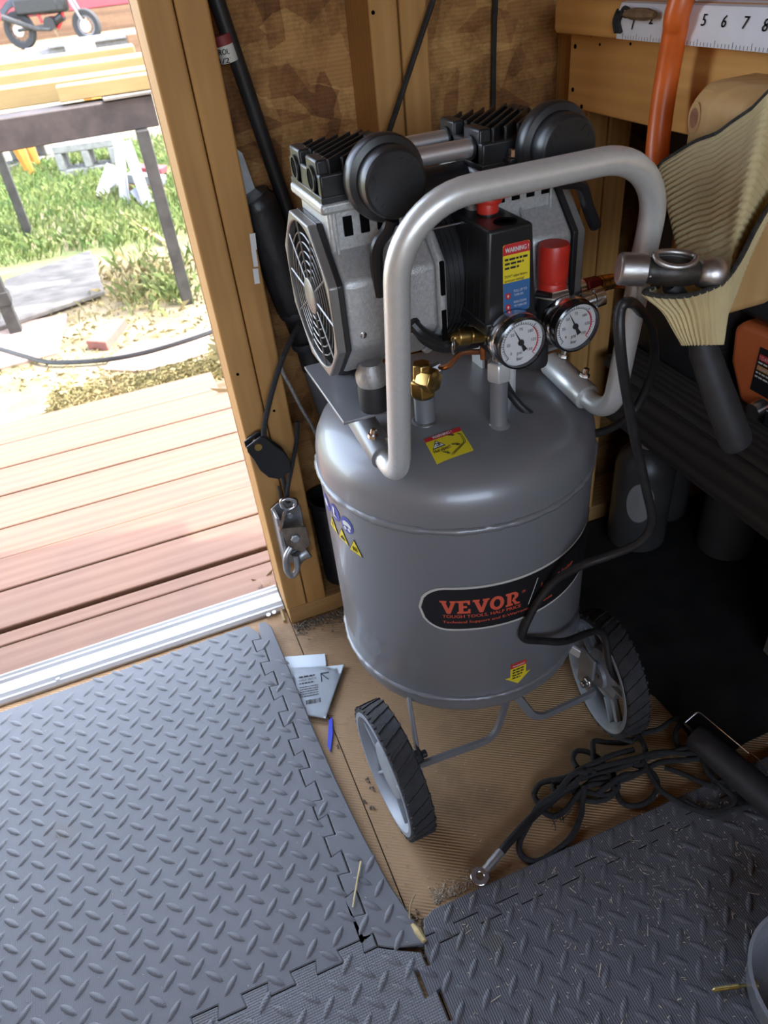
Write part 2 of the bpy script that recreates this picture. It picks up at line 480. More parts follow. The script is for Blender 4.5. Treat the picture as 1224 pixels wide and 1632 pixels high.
SYEL = pm('sticker_yellow', (0.82, 0.66, 0.03), (0.78, 0.62, 0.03), rough=0.45)
SBLU = pm('sticker_blue', (0.05, 0.16, 0.38), rough=0.45)
SIGNB = pm('sign_blue', (0.06, 0.09, 0.42), rough=0.45)
SBLK = pm('sticker_black', (0.012, 0.012, 0.013), rough=0.4)
SWHT = pm('sticker_white', (0.80, 0.80, 0.78), rough=0.5)
SCRM = pm('sticker_cream', (0.62, 0.60, 0.53), rough=0.5)
SORG = pm('letter_red_orange', (0.72, 0.11, 0.055), rough=0.5)
PRINT = pm('print_black', (0.02, 0.02, 0.02), rough=0.6)
DIAL = pm('dial_white', (0.72, 0.72, 0.72), rough=0.35)
BLUEP = pm('blue_plastic', (0.02, 0.05, 0.62), rough=0.35)
ORNG = pm('orange_hose', (0.66, 0.13, 0.02), (0.58, 0.11, 0.018), scale=25, rough=0.36)
ORNM = pm('orange_casing', (0.52, 0.12, 0.03), (0.45, 0.10, 0.025), scale=14, rough=0.45)
ORNL = pm('orange_leg_plastic', (0.50, 0.20, 0.03), rough=0.6)
BEAM = pm('dark_steel_beam', (0.045, 0.037, 0.037), (0.075, 0.06, 0.057), scale=16, rough=0.6, metal=0.2, bump=0.2, bscale=60)
LEGM = pm('dark_leg_steel', (0.035, 0.034, 0.033), (0.06, 0.058, 0.055), scale=20, rough=0.6, metal=0.2)
CONC = pm('concrete', (0.25, 0.245, 0.225), (0.19, 0.187, 0.17), scale=30, rough=0.9, bump=0.3, bscale=120)
PAVER = pm('pink_paver', (0.37, 0.27, 0.22), (0.31, 0.225, 0.18), scale=18, rough=0.9, bump=0.3)
BRICK = pm('red_brick', (0.30, 0.12, 0.09), (0.22, 0.095, 0.08), scale=25, rough=0.9, bump=0.4)
WHTM = pm('white_metal', (0.21, 0.21, 0.218), (0.155, 0.158, 0.168), scale=14, rough=0.5)
GRYB = pm('weathered_board', (0.22, 0.20, 0.178), (0.13, 0.12, 0.108), scale=11, rough=0.85, stretch=(1.0, 2.4, 1), bump=0.3)
REDB = pm('red_siding', (0.30, 0.045, 0.055), (0.27, 0.04, 0.05), scale=3, rough=0.75)
BRNB = wood('brown_base', (0.22, 0.13, 0.075), (0.15, 0.085, 0.05), 'X', rings=8, rough=0.8)
FABR = pm('tan_rib_fabric', (0.66, 0.55, 0.31), (0.50, 0.41, 0.225), scale=9, rough=0.92, spec=0.1, bump=0.4, bscale=350, detail=6)
EDGE = pm('black_binding', (0.02, 0.02, 0.02), (0.05, 0.048, 0.04), scale=150, rough=0.9, bump=0.6, bscale=500)
HAMM = pm('hammer_steel', (0.52, 0.50, 0.48), (0.32, 0.30, 0.285), scale=45, rough=0.34, metal=0.95, bump=0.12, bscale=200, rough2=0.5)
HAMD = pm('hammer_dark', (0.035, 0.032, 0.03), (0.07, 0.06, 0.05), scale=60, rough=0.45, metal=0.5, bump=0.25, bscale=200)
PAPER = pm('paper_strip', (0.72, 0.72, 0.76), (0.64, 0.64, 0.70), scale=14, rough=0.6)
PAPR2 = pm('leaflet_paper', (0.74, 0.82, 0.86), (0.68, 0.77, 0.82), scale=14, rough=0.6)
STRAW = pm('straw', (0.55, 0.43, 0.20), (0.38, 0.30, 0.14), scale=60, rough=0.8)
CRUMB = pm('crumbs', (0.62, 0.55, 0.42), (0.36, 0.31, 0.24), scale=200, rough=0.9)
GRIT = pm('grit', (0.24, 0.20, 0.145), (0.11, 0.09, 0.07), scale=200, rough=0.95)
FLOOR = ribbed('brown_floor', (0.44, 0.285, 0.150), (0.33, 0.205, 0.105), (0.62, 1.0, 0), 0.0042, rough=0.55, strength=0.45,
               scale=5, dirt=((0.16, 0.115, 0.075), 6.0, 0.52, 0.82))
MAT1 = ribbed('foam_grey', (0.150, 0.156, 0.165), (0.134, 0.139, 0.147), (1, 1, 0), 0.0030, rough=0.56, strength=0.22,
              scale=9, cross=((1, -1, 0), 0.0030), dirt=((0.13, 0.115, 0.09), 5.0, 0.60, 0.78), spec=0.45)
MAT2 = ribbed('foam_dark_grey', (0.115, 0.117, 0.128), (0.095, 0.097, 0.106), (1, 0, 0), 0.0030, rough=0.55, strength=0.3,
              scale=9, dirt=((0.10, 0.09, 0.072), 9.0, 0.56, 0.72), spec=0.4)
MAT3 = ribbed('foam_grey_cross', (0.16, 0.166, 0.175), (0.14, 0.146, 0.153), (1, 1, 0), 0.0042, rough=0.6, strength=0.4,
              scale=9, cross=((1, -1, 0), 0.0042), dirt=((0.11, 0.10, 0.08), 8.0, 0.56, 0.75), spec=0.4)
CLEAR = pm('clear_plastic', (0.80, 0.84, 0.90), (0.78, 0.82, 0.88), rough=0.16, trans=0.72)
FILM = pm('clear_film', (0.9, 0.93, 0.96), (0.86, 0.9, 0.95), rough=0.12, trans=0.9, bump=0.6, bscale=30)
GOLDS = pm('yellow_zinc', (0.58, 0.47, 0.20), (0.42, 0.33, 0.13), scale=80, rough=0.35, metal=0.9)
PLAST = pm('interior_board', (0.26, 0.17, 0.085), (0.19, 0.12, 0.06), scale=6, rough=0.8)
WIRE = pm('grey_wire', (0.34, 0.34, 0.33), (0.20, 0.20, 0.19), scale=200, rough=0.6)

def filmmat():
    mt = bpy.data.materials.new('thin_clear_film'); mt.use_nodes = True
    n, L = mt.node_tree.nodes, mt.node_tree.links
    out = n['Material Output']; tr = n.new('ShaderNodeBsdfTransparent'); gl = n.new('ShaderNodeBsdfGlossy'); gl.inputs['Roughness'].default_value = .12
    nz = n.new('ShaderNodeTexNoise'); nz.inputs['Scale'].default_value = 60
    bp = n.new('ShaderNodeBump'); bp.inputs['Strength'].default_value = .6; bp.inputs['Distance'].default_value = .003
    L.new(nz.outputs['Fac'], bp.inputs['Height']); L.new(bp.outputs[0], gl.inputs['Normal'])
    fr = n.new('ShaderNodeFresnel'); fr.inputs['IOR'].default_value = 1.22; L.new(bp.outputs[0], fr.inputs['Normal'])
    mx = n.new('ShaderNodeMixShader'); L.new(fr.outputs[0], mx.inputs[0]); L.new(tr.outputs[0], mx.inputs[1]); L.new(gl.outputs[0], mx.inputs[2])
    L.new(mx.outputs[0], out.inputs['Surface'])
    return mt
def ground_mat():
    mt = pm('yard_ground', (0.285, 0.23, 0.14), (0.165, 0.135, 0.075), scale=7, rough=0.95, detail=8, ramp=(0.38, 0.62), bump=0.8, bscale=40)
    n, L = mt.node_tree.nodes, mt.node_tree.links
    b = n['Principled BSDF']
    tc = n.new('ShaderNodeTexCoord'); sx = n.new('ShaderNodeSeparateXYZ'); L.new(tc.outputs['Object'], sx.inputs[0])
    mr = n.new('ShaderNodeMapRange'); mr.inputs['From Min'].default_value = 3.2; mr.inputs['From Max'].default_value = 4.2
    L.new(sx.outputs['Y'], mr.inputs['Value'])
    mf = n.new('ShaderNodeMapRange'); mf.inputs['From Min'].default_value = 8.5; mf.inputs['From Max'].default_value = 6.0
    L.new(sx.outputs['Y'], mf.inputs['Value'])
    mu = n.new('ShaderNodeMath'); mu.operation = 'MULTIPLY'; L.new(mr.outputs[0], mu.inputs[0]); L.new(mf.outputs[0], mu.inputs[1])
    nz = n.new('ShaderNodeTexNoise'); nz.inputs['Scale'].default_value = 2.4; nz.inputs['Detail'].default_value = 6
    L.new(tc.outputs['Object'], nz.inputs['Vector'])
    rp = n.new('ShaderNodeValToRGB'); rp.color_ramp.elements[0].position = 0.36; rp.color_ramp.elements[1].position = 0.56
    L.new(nz.outputs['Fac'], rp.inputs['Fac'])
    m2 = n.new('ShaderNodeMath'); m2.operation = 'MULTIPLY'; L.new(mu.outputs[0], m2.inputs[0]); L.new(rp.outputs[0], m2.inputs[1])
    mx = n.new('ShaderNodeMixRGB'); mx.inputs[2].default_value = (0.11, 0.155, 0.04, 1)
    old = b.inputs['Base Color'].links[0].from_socket
    L.new(m2.outputs[0], mx.inputs[0]); L.new(old, mx.inputs[1]); L.new(mx.outputs[0], b.inputs['Base Color'])
    return mt

# ------------------------------------------------------------------ the setting
GZ = -0.06
g = MB().grid(40, 40, lambda u, v: (-30+60*u, -25+60*v, GZ)).build('ground', ground_mat(), smooth=0)
struct(g, 'bright sandy yard with dry straw and grass outside the doorway')
XR, XL, YW = 1.25, -1.6, 1.079
fl = MB().box((XL, BACK_Y, -0.05), (XR, 1.06, -0.006)).build('floor', DARKV); struct(fl, 'brown fine-ribbed shed floor with a long joint')
MB().box((XL, BACK_Y, -0.006), (0.0965, 1.06, 0)).build('floor_panel', FLOOR, fl, smooth=0)
MB().box((0.0982, BACK_Y, -0.006), (XR, 1.06, 0)).build('floor_panel', FLOOR, fl, smooth=0)
MB().box((XL, BACK_Y, -0.30), (XR, 1.06, -0.05)).build('floor_skirt', BRNB, fl)
# door wall: sheathing, studs, plate
wf = MB().box((0.097, YW, -0.05), (XR, YW+.012, 2.25)).build('wall_front', OSB, smooth=0)
struct(wf, 'strand board door wall with pine studs to the right of the doorway')
for x0, x1 in ((0.097, 0.1345), (0.1358, 0.173), (0.361, 0.3985), (0.4003, 0.437), (0.679, 0.716), (0.718, 0.757), (1.10, 1.138)):
    MB().box((x0, 0.99+random.uniform(-.001, .001), 0.038), (x1, YW, 2.2)).build('stud', WOODZ, wf, bevel=0.003)
MB().box((0.098, 0.99, 0), (XR, YW, 0.038)).build('bottom_plate', WOODX, wf, bevel=0.002)
MB().box((XL, YW, -0.05), (DOOR_L, YW+.012, 2.25)).build('sheathing', OSB, wf, smooth=0)
MB().box((DOOR_L, YW-.09, DOOR_H), (0.097, YW+.012, 2.25)).build('header', WOODX, wf)
MB().box((DOOR_L-.038, 0.99, 0), (DOOR_L, YW, 2.2)).build('stud', WOODZ, wf, bevel=0.003)
# nail holes and paint smear on the door studs
hb = MB()
for px, py in ((379, 597), (437, 655), (595, 20)):
    p = PY(px, py, 0.9885); hb.cyl(p, p+V(0, .004, 0), 0.0022, n=8)
hb.build('nail_hole', DARKV, wf)
sm = MB()
for a, b_ in (((402, 372), (405, 398)), ((404, 398), (408, 425)), ((407, 428), (410, 452))):
    p, q = PY(a[0], a[1], .9878), PY(b_[0], b_[1], .9878); sm.bar(p, q, 0.006+random.random()*.003, 0.0012, up=(0, 1, 0))
sm.build('paint_smear', SWHT, wf)
# other walls, ceiling; unseen overhang slanted to cast the shade line on the deck
wr = MB().box((XR, BACK_Y, -0.05), (XR+.012, YW+.012, 2.25)).build('wall_right', OSB, smooth=0); struct(wr, 'dark strand board wall behind the workbench')
wl = MB().box((XL-.012, BACK_Y, -0.05), (XL, YW+.012, 2.25)).build('wall_left', OSB, smooth=0); struct(wl, 'strand board wall left of the doorway')
wb = MB().box((XL, BACK_Y-.012, -0.05), (BW[0], BACK_Y, 2.25)).box((BW[1], BACK_Y-.012, -0.05), (XR, BACK_Y, 2.25)) \
    .box((BW[0], BACK_Y-.012, -0.05), (BW[1], BACK_Y, BW[2])).box((BW[0], BACK_Y-.012, BW[3]), (BW[1], BACK_Y, 2.25)).build('wall_back', OSB, smooth=0)
struct(wb, 'strand board back wall with a wide open window')
roof = [(XL-.1, BACK_Y-.1), (XR+.1, BACK_Y-.1), (XR+.1, 1.16), (0.94, 1.247), (XL-.1, 1.247+.27*(0.94-XL+.1))]
ce = MB().prism(roof, 2.25, 2.29, lambda u, v, h: (u, v, h)).build('ceiling', PLAST, smooth=0); struct(ce, 'wooden shed ceiling with an unseen overhang shaped to shade the deck')
# aluminium threshold
tp = [(1.030, 0), (1.030, .006), (1.036, .010), (1.040, .006), (1.046, .006), (1.049, .012), (1.054, .007), (1.078, .008), (1.082, .013), (1.086, .008), (1.092, .008), (1.095, .012), (1.099, .006), (1.106, .004), (1.110, -.02), (1.110, -.03), (1.030, -.03)]
th = MB().prism(tp, DOOR_L-.03, 0.096, lambda u, v, h: (h, u, v)).build('trim_1', ALU); struct(th, 'ribbed aluminium door threshold')
sb = MB()
for px, py in ((92, 1081), (437, 976), (428, 980)):
    p = PZ(px, py, .0075); sb.lathe([(0.0045, 0), (0.004, .0012), (0.0, .0018)], axm(p, (0, 0, 1)), 12)
sb.build('screw_head', STEEL, th)

# ------------------------------------------------------------------ deck outside the door
dk = thing('wooden_deck', 'red-brown weathered plank deck outside the doorway, half in sun', 'deck', (-0.6, 1.6, GZ))
yb = [(1.112, 1.212), (1.216, 1.252), (1.266, 1.386), (1.391, 1.506), (1.510, 1.630), (1.635, 1.780), (1.785, 1.920), (1.925, 2.056), (2.062, 2.190)]
for i, (a, b_) in enumerate(yb):
    xe = (0.30, 0.30, 0.27, 0.32, 0.28, 0.31, 0.26, 0.30, 0.16)[i]
    dz = random.uniform(-.002, .002)
    MB().box((-2.4, a, -0.045+dz), (xe, b_, -0.020+dz)).build('deck_plank', DECK, dk, bevel=0.003)
MB().box((-2.3, 1.12, GZ-.04), (0.22, 2.15, -0.047)).build('deck_frame', BRNB, dk)

# ------------------------------------------------------------------ yard things
def flatslab(name, pxs, z0, z1, mat, label, cat, bevel=0.004, group=None, jit=0.0):
    poly = [(PZ(x, y, z1).x, PZ(x, y, z1).y) for x, y in pxs]
    o = MB().prism(poly, z0, z1, lambda u, v, h: (u, v, h)).build(name, mat, bevel=bevel)
    return tag(o, label, cat, group)
# grey weathered board resting on a stick, slightly raised on its far edge
bp4 = [PZ(0, 528, GZ+.012), PZ(168, 470, GZ+.012), PZ(145, 404, GZ+.07), PZ(10, 452, GZ+.07)]
bm_ = MB(); nrm = (bp4[1]-bp4[0]).cross(bp4[3]-bp4[0]).normalized()*0.018
bm_.add([p for p in bp4]+[p+nrm for p in bp4], [(0, 3, 2, 1), (4, 5, 6, 7), (0, 1, 5, 4), (1, 2, 6, 5), (2, 3, 7, 6), (3, 0, 4, 7)])
tag(bm_.build('weathered_board', GRYB, bevel=0.003), 'grey weathered plywood board lying tilted on the grass under the table', 'board')
flatslab('stone_paver', [(-40, 560), (10, 517), (60, 508), (106, 498), (92, 560), (50, 572), (-40, 595)], GZ-.02, GZ+.012, PAVER, 'pale pink stone paver beside the left table leg', 'paver')
flatslab('stone_paver', [(165, 588), (180, 565), (212, 545), (270, 538), (335, 520), (330, 560), (290, 575), (225, 590)], GZ-.02, GZ+.010, PAVER, 'pale pink stone paver crossed by the black garden cable', 'paver')
flatslab('red_brick', [(136, 543), (176, 508), (200, 506), (168, 545)], GZ-.01, GZ+.034, BRICK, 'red brick lying between the two pale pavers', 'brick')
pts = [PZ(x, y, GZ+.016) for x, y in ((-60, 540), (0, 556), (40, 568), (75, 577), (120, 577), (170, 573), (230, 562), (290, 545), (340, 528), (420, 500))]
tag(MB().tube(crom(pts, 6), 0.008, 6).build('garden_cable', BLKC), 'black cable lying across the sandy yard and pavers', 'cable')
# work table with steel beam
tb = thing('work_table', 'dark steel beam work table standing in the yard', 'table', (-.1, 3.0, GZ))
MB().prism([(0, .567), (0, .662), (.012, .666), (.10, .666), (.10, .567)], -1.6, 0.262, lambda u, v, h: (h, 2.95+u, v)).build('steel_beam', BEAM, tb, bevel=.004)
MB().prism([(0, .567), (.10, .567), (.10, .662), (0, .662)], -1.6, 0.262, lambda u, v, h: (h, 4.40+u, v)).build('steel_beam', BEAM, tb, bevel=.004)
for x in (-.9, .19):
    MB().bar((x, 3.05, .60), (x, 4.40, .60), .06, .06).build('cross_beam', BEAM, tb, bevel=.003)
pl = MB(); q = [PY(160, 152, 2.94), PY(178, 168, 2.94)]
pl.box((0.10, 2.935, 0.667), (0.36, 3.04, 0.676)).build('end_plate', GRYB, tb, bevel=.002)
for fx, fy in ((28, 532), (300, 483), (48, 378)):
    p = PZ(fx, fy, GZ)
    lg = MB().box((p.x-.022, p.y-.022, GZ), (p.x+.022, p.y+.022, .567)).build('leg', LEGM, tb, bevel=.003)
    if fx == 28: MB().box((p.x-.028, p.y-.028, GZ+.12), (p.x+.028, p.y+.028, GZ+.17)).build('collar', LEGM, lg, bevel=.003)
p = V(0.62, 4.42, 0); MB().box((p.x-.022, p.y-.022, GZ), (p.x+.022, p.y+.022, .567)).build('leg', LEGM, tb, bevel=.003)
# lumber resting on the table
def plank(name, a, b_, wd, th_, label, grp='fresh planks on the work table'):
    o = MB().bar(a, b_, wd, th_).build(name, LUMB, bevel=.003); return tag(o, label, 'plank', grp)
plank('lumber_plank', (-.035, 3.025, .700), (0.62, 2.995, .700), .085, .045, 'short pale plank at the front of the table, its cut end showing')
plank('lumber_plank', (-1.5, 3.24, .698), (0.55, 3.15, .698), .135, .060, 'thick long pale plank lying second from the front of the table')
plank('lumber_plank', (-1.5, 3.46, .709), (0.60, 3.36, .709), .180, .085, 'wide long pale plank in the middle of the table')
plank('lumber_plank', (-1.5, 3.74, .717), (0.30, 3.66, .717), .14, .100, 'rear pale plank on the table, ending short of the door post')
# cinder blocks
def cinder(c, ang, label):
    fr = Matrix.Translation(c) @ Matrix.Rotation(ang, 4, 'Z')
    L_, W_, H_ = .40, .20, .20
    t = .048
    b = MB()
    outer = [(-L_/2, -W_/2), (L_/2, -W_/2), (L_/2, W_/2), (-L_/2, W_/2)]
    for bx in (((-L_/2, 0, -H_/2), (L_/2, W_, -H_/2+t)), ((-L_/2, 0, H_/2-t), (L_/2, W_, H_/2)), ((-L_/2, 0, -H_/2+t), (-L_/2+t, W_, H_/2-t)), ((-t/2, 0, -H_/2+t), (t/2, W_, H_/2-t)), ((L_/2-t, 0, -H_/2+t), (L_/2, W_, H_/2-t))):
        k = len(b.v); b.box(*bx)
    b.v = [tuple(fr @ Vector(p)) for p in b.v]
    return tag(b.build('cinder_block', CONC, bevel=.006), label, 'concrete block', 'concrete blocks beyond the table')
cinder(V(-.02, 5.72, GZ+.10), -0.2, 'grey hollow concrete block facing the door with its square hole')
cinder(V(-.42, 6.35, GZ+.10), 0.5, 'grey concrete block turned sideways behind the left table leg')
# orange plastic trestle legs
for px, py, h_, lab in ((52, 282, .34, 'orange tapered plastic trestle leg left of the concrete blocks'), (62, 268, .30, 'slimmer orange plastic trestle leg just behind the leftmost one'), (190, 258, .40, 'orange tapered plastic trestle leg right of the concrete blocks')):
    p = PZ(px, py, GZ)
    o = MB().lathe([(.022, 0), (.03, .03), (.045, h_*.6), (.07, h_+.06)], axm(p, (-.12, .02, 1)), 6).build('trestle_leg', ORNL, smooth=0); tag(o, lab, 'trestle leg', 'orange trestle legs')
# white metal strips, leaning
ST = [((187, 215), (200, 325), .055, 'white folded metal strip leaning in the middle of the scrap heap'), ((200, 225), (238, 332), .06, 'white metal strip slanting to the right against the scrap heap'), ((183, 265), (165, 316), .10, 'broad white metal offcut lying left in the scrap heap'), ((215, 300), (240, 330), .07, 'short white metal offcut at the foot of the scrap heap')]
for i, (a, b_, wd, lab) in enumerate(ST):
    q = PZ(b_[0], b_[1], GZ+.01); p = PY(a[0], a[1], q.y+.45-.1*i)
    u = MB().bar(p, q, wd, .006, up=(0, -1, .4)).bar(p+V(wd*.45, .02, 0), q+V(wd*.45, .02, 0), .006, .04, up=(0, -1, .4))
    tag(u.build('metal_strip', WHTM, bevel=.002), lab, 'metal strip', 'white metal offcuts in the scrap heap')
o = MB().bar(PY(205, 282, 5.0), PY(262, 288, 4.9), .08, .05).build('scrap_board', WHTM, bevel=.003); tag(o, 'white painted board end lying across the scrap heap', 'board')
o = MB().bar(PY(205, 297, 5.0), PY(262, 301, 4.9), .09, .045).build('scrap_board', BRNB, bevel=.003); tag(o, 'brown board end under the white one in the scrap heap', 'board')
o = MB().bar(PY(214, 268, 5.25), PY(262, 271, 5.15), .10, .035).build('scrap_board', REDB, bevel=.003); tag(o, 'red painted board end topmost in the scrap heap', 'board')
o = MB().bar(PZ(192, 338, GZ+.02), PZ(262, 386, GZ+.02), .02, .012).build('thin_stick', LUMB); tag(o, 'thin yellow stick lying in the green grass', 'stick')
# far: white slab pile, red shed, motorbike
o = MB().box((-.5, 15.9, GZ), (2.5, 16.7, GZ+.16)).box((-.1, 15.75, GZ+.16), (2.4, 16.6, GZ+.22)).build('white_slab', WHTM, bevel=.01); tag(o, 'white slab lying in the sun in front of the motorbike', 'slab')
o = MB().box((.15, 14.6, GZ), (.62, 15.1, GZ+.24)).build('grey_step', CONC, bevel=.01); tag(o, 'grey concrete step at the end of the white slab', 'step')
o = MB().box((1.15, 14.7, GZ), (1.9, 15.0, GZ+.26)).build('dark_crate', BRNB, bevel=.01); tag(o, 'brown crate beside the white slab near the door post', 'crate')
rs = thing('red_shed', 'red sided building with a brown base far behind the motorbike', 'building', (1, 22, GZ))
for k in range(7):
    z0 = .42+k*.42
    MB().prism([(0, z0), (.05, z0), (.05, z0+.415), (.03, z0+.415)], -4, 6.5, lambda u, v, h: (h, 22.0+u, v)).build("siding_board", REDB, rs, smooth=0)
MB().box((-4, 21.9, GZ), (6.5, 22.1, .40)).build('base_board', BRNB, rs)
MB().box((-4, 22.06, .40), (6.5, 24, 3.4)).build('building_body', REDB, rs)
mbk = thing('motorbike', 'small black and red motorbike parked far off in the yard', 'motorbike', (0, 19.1, GZ))
RH, FH = V(-.55, 19.4, GZ+.33), V(.74, 18.75, GZ+.29)
ax = (FH-RH); ax.z = 0; ax.normalize(); sd = V(ax.y, -ax.x, 0)
for hub, r, nm in ((RH, .33, 'rear_wheel'), (FH, .29, 'front_wheel')):
    mt_ = axm(hub, sd)
    wh = MB().lathe([(r-.11, -.05), (r-.02, -.06), (r, -.03), (r, .03), (r-.02, .06), (r-.11, .05), (r-.11, -.05)], mt_, 28, cap=False).build(nm, TYRE, mbk)
    MB().lathe([(r-.14, -.03), (r-.105, -.035), (r-.105, .035), (r-.14, .03), (r-.14, -.03)], mt_, 28, cap=False).build('rim', WHTM if nm == 'front_wheel' else LEGM, wh)
    MB().cyl(hub-sd*.06, hub+sd*.06, .06, n=14).build('hub', STEEL, wh)
    sp = MB()
    for k in range(12):
        a = 2*math.pi*k/12
        sp.tube([hub, hub+(ax*math.cos(a)+V(0, 0, 1)*math.sin(a))*(r-.10)], .006, 4)
    sp.build('spokes', LEGM, wh)
    MB().cyl(hub+sd*.065, hub+sd*.072, .11, n=20).build('brake_disc', STEEL, wh)
MB().tube([FH+sd*.08, FH-ax*.12+sd*.08+V(0, 0, .30), FH-ax*.28+sd*.08+V(0, 0, .72)], [.028, .028, .035], 8).tube([FH-sd*.08, FH-ax*.12-sd*.08+V(0, 0, .30), FH-ax*.28-sd*.08+V(0, 0, .72)], [.028, .028, .035], 8).build('fork', WHTM, mbk)
MID = (RH+FH)/2
MB().tube([RH+sd*.09, MID-ax*.12+sd*.06+V(0, 0, .05)], .03, 6).tube([RH-sd*.09, MID-ax*.12-sd*.06+V(0, 0, .05)], .03, 6).build('swing_arm', LEGM, mbk)
MB().tube(crom([MID-ax*.2+V(0, 0, .1), MID-ax*.22+V(0, 0, .45), MID+ax*.2+V(0, 0, .55), FH-ax*.28+V(0, 0, .70), MID+ax*.28+V(0, 0, .2), MID+ax*.1+V(0, 0, -.02)], 5), .03, 8).build('frame', SRED, mbk)
MB().cyl(MID-sd*.13+V(0, 0, .08), MID+sd*.13+V(0, 0, .08), .12, n=16).cyl(MID+ax*.1+V(0, 0, .1), MID+ax*.28+V(0, 0, .18), .08, n=12).build('engine', BLKM, mbk)
MB().obox(frame(MID-ax*.18+V(0, 0, .40), ax, sd), (.95, .24, .30)).build('seat', BLKP, mbk, bevel=.05)
MB().obox(frame(MID+ax*.2+V(0, 0, .42), ax, sd), (.5, .22, .36)).build('fuel_tank', BLKP, mbk, bevel=.06)
MB().tube(crom([RH-ax*.28+V(0, 0, .30), RH+V(0, 0, .46), RH+ax*.3+V(0, 0, .40)], 5), .09, 8, flat=.3).build('rear_fender', BLKP, mbk)
MB().tube([MID+sd*.12+V(0, 0, -.02), MID-ax*.3+sd*.14+V(0, 0, .02), RH-ax*.2+sd*.16+V(0, 0, .25)], [.03, .045, .06], 8).build('exhaust', LEGM, mbk)
MB().cyl(FH-ax*.28+V(0, 0, .72)-sd*.34, FH-ax*.28+V(0, 0, .72)+sd*.34, .018, n=8).build('handlebar', BLKM, mbk)
MB().tube([MID-ax*.05-sd*.1+V(0, 0, 0), MID-ax*.1-sd*.35+V(0, 0, -.25)], .014, 6).build('kick_stand', STEEL, mbk)

# grass, straw
GRASS = pm('grass_blades', (0.085, 0.145, 0.03), (0.17, 0.20, 0.06), scale=5, rough=0.6)
DRYG = pm('dry_grass', (0.33, 0.27, 0.13), (0.19, 0.17, 0.07), scale=9, rough=0.8)
def blades(mb, n, fpos, hmin, hmax, wd, lean):
    for _ in range(n):
        p = fpos()
        if p is None: continue
        x, y = p; a = random.uniform(0, 2*math.pi); h_ = random.uniform(hmin, hmax); l = random.uniform(.2, 1)*lean*h_
        dx, dy = math.cos(a), math.sin(a); b = a+random.uniform(-.8, .8)+math.pi/2
        w_ = wd*random.uniform(.6, 1.2)
        mb.add([(x-w_*dx, y-w_*dy, GZ-.005), (x+w_*dx, y+w_*dy, GZ-.005), (x+w_*.7*dx+l*.4*math.cos(b), y+w_*.7*dy+l*.4*math.sin(b), GZ+h_*.6), (x+l*math.cos(b), y+l*math.sin(b), GZ+h_*(1-.25*lean))],
               [(0, 1, 2), (0, 2, 3)])
def in_green():
    x, y = random.uniform(-1.1, .7), random.uniform(3.3, 6.6)
    if -.58 < x < -.06 and 3.0 < y < 3.95: return None
    if y < 3.9 and random.random() < .75: return None
    return x, y
gm = MB(); blades(gm, 15000, in_green, .025, .085, .0026, .8)
blades(gm, 420, lambda: (random.gauss(.13, .08), random.gauss(3.12, .10)), .02, .075, .003, .9)
stuff(gm.build('grass', GRASS, smooth=0), 'green grass growing under and behind the work table', 'grass')
gm = MB(); blades(gm, 5200, lambda: (random.uniform(-.35, .4), 2.26+abs(random.gauss(0, .11)) - .05), .006, .022, .0018, 2.8)
blades(gm, 2600, lambda: (random.uniform(-1.2, .5), random.uniform(2.5, 3.6)), .006, .02, .0018, 2.8)
blades(gm, 420, lambda: (random.gauss(.05, .12), random.gauss(3.3, .2)), .02, .07, .002, 1.0)
blades(gm, 14, lambda: (random.uniform(.075, .098), random.uniform(1.115, 1.17)), .04, .08, .0009, 1.0)
blades(gm, 260, lambda: (random.uniform(.22, .36), random.uniform(1.7, 2.4)), .04, .09, .002, 1.2)
stuff(gm.build('dry_straw', DRYG, smooth=0), 'dry straw and withered grass along the far edge of the deck', 'straw')

# ------------------------------------------------------------------ air compressor
AC = thing('air_compressor', 'grey upright air compressor with twin pump and tube handle', 'air compressor', (TC[0], TC[1], 0))
TCV = V(TC[0], TC[1], 0)
ZL, ZU = 0.165, 0.468
DOME = [(.181, .468), (.181, .492), (.1785, .505), (.172, .518), (.160, .529), (.142, .538), (.118, .545), (.09, .550), (.05, .554), (.0, .5555)]
def domez(r):
    for (r0, z0), (r1, z1) in zip(DOME[1:], DOME[2:]):
        if r1 <= r <= r0: return z0+(z1-z0)*(r0-r)/(r0-r1)
    return DOME[-1][1]
tprof = [(0, .116), (.12, .118), (.160, .124), (.1735, .131), (.1785, .139), (.1800, .150), (.1800, ZL), (.181, ZL+.002), (.181, ZU-.004)] + DOME
tank = MB().lathe(tprof, Matrix.Translation(TCV), 96, cap=False).build('tank', TANK, AC, smooth=50)
for z, dr in ((ZU, .0040), (ZL, .0036)):
    n = 160; b = MB()
    rr = [TR+dr*random.uniform(.55, 1.1) for _ in range(n)]
    b.tube([TCV+V((TR-.0008)*math.cos(2*math.pi*i/n), (TR-.0008)*math.sin(2*math.pi*i/n), z) for i in range(n)], [x-TR+.0016 for x in rr], 6, closed=True)
    b.build('weld_seam', TANK, tank, smooth=60)
def surf(u, v, h=0.0):
    t = u/TR; return V(TC[0]+(TR+h)*math.sin(t), TC[1]-(TR+h)*math.cos(t), v)
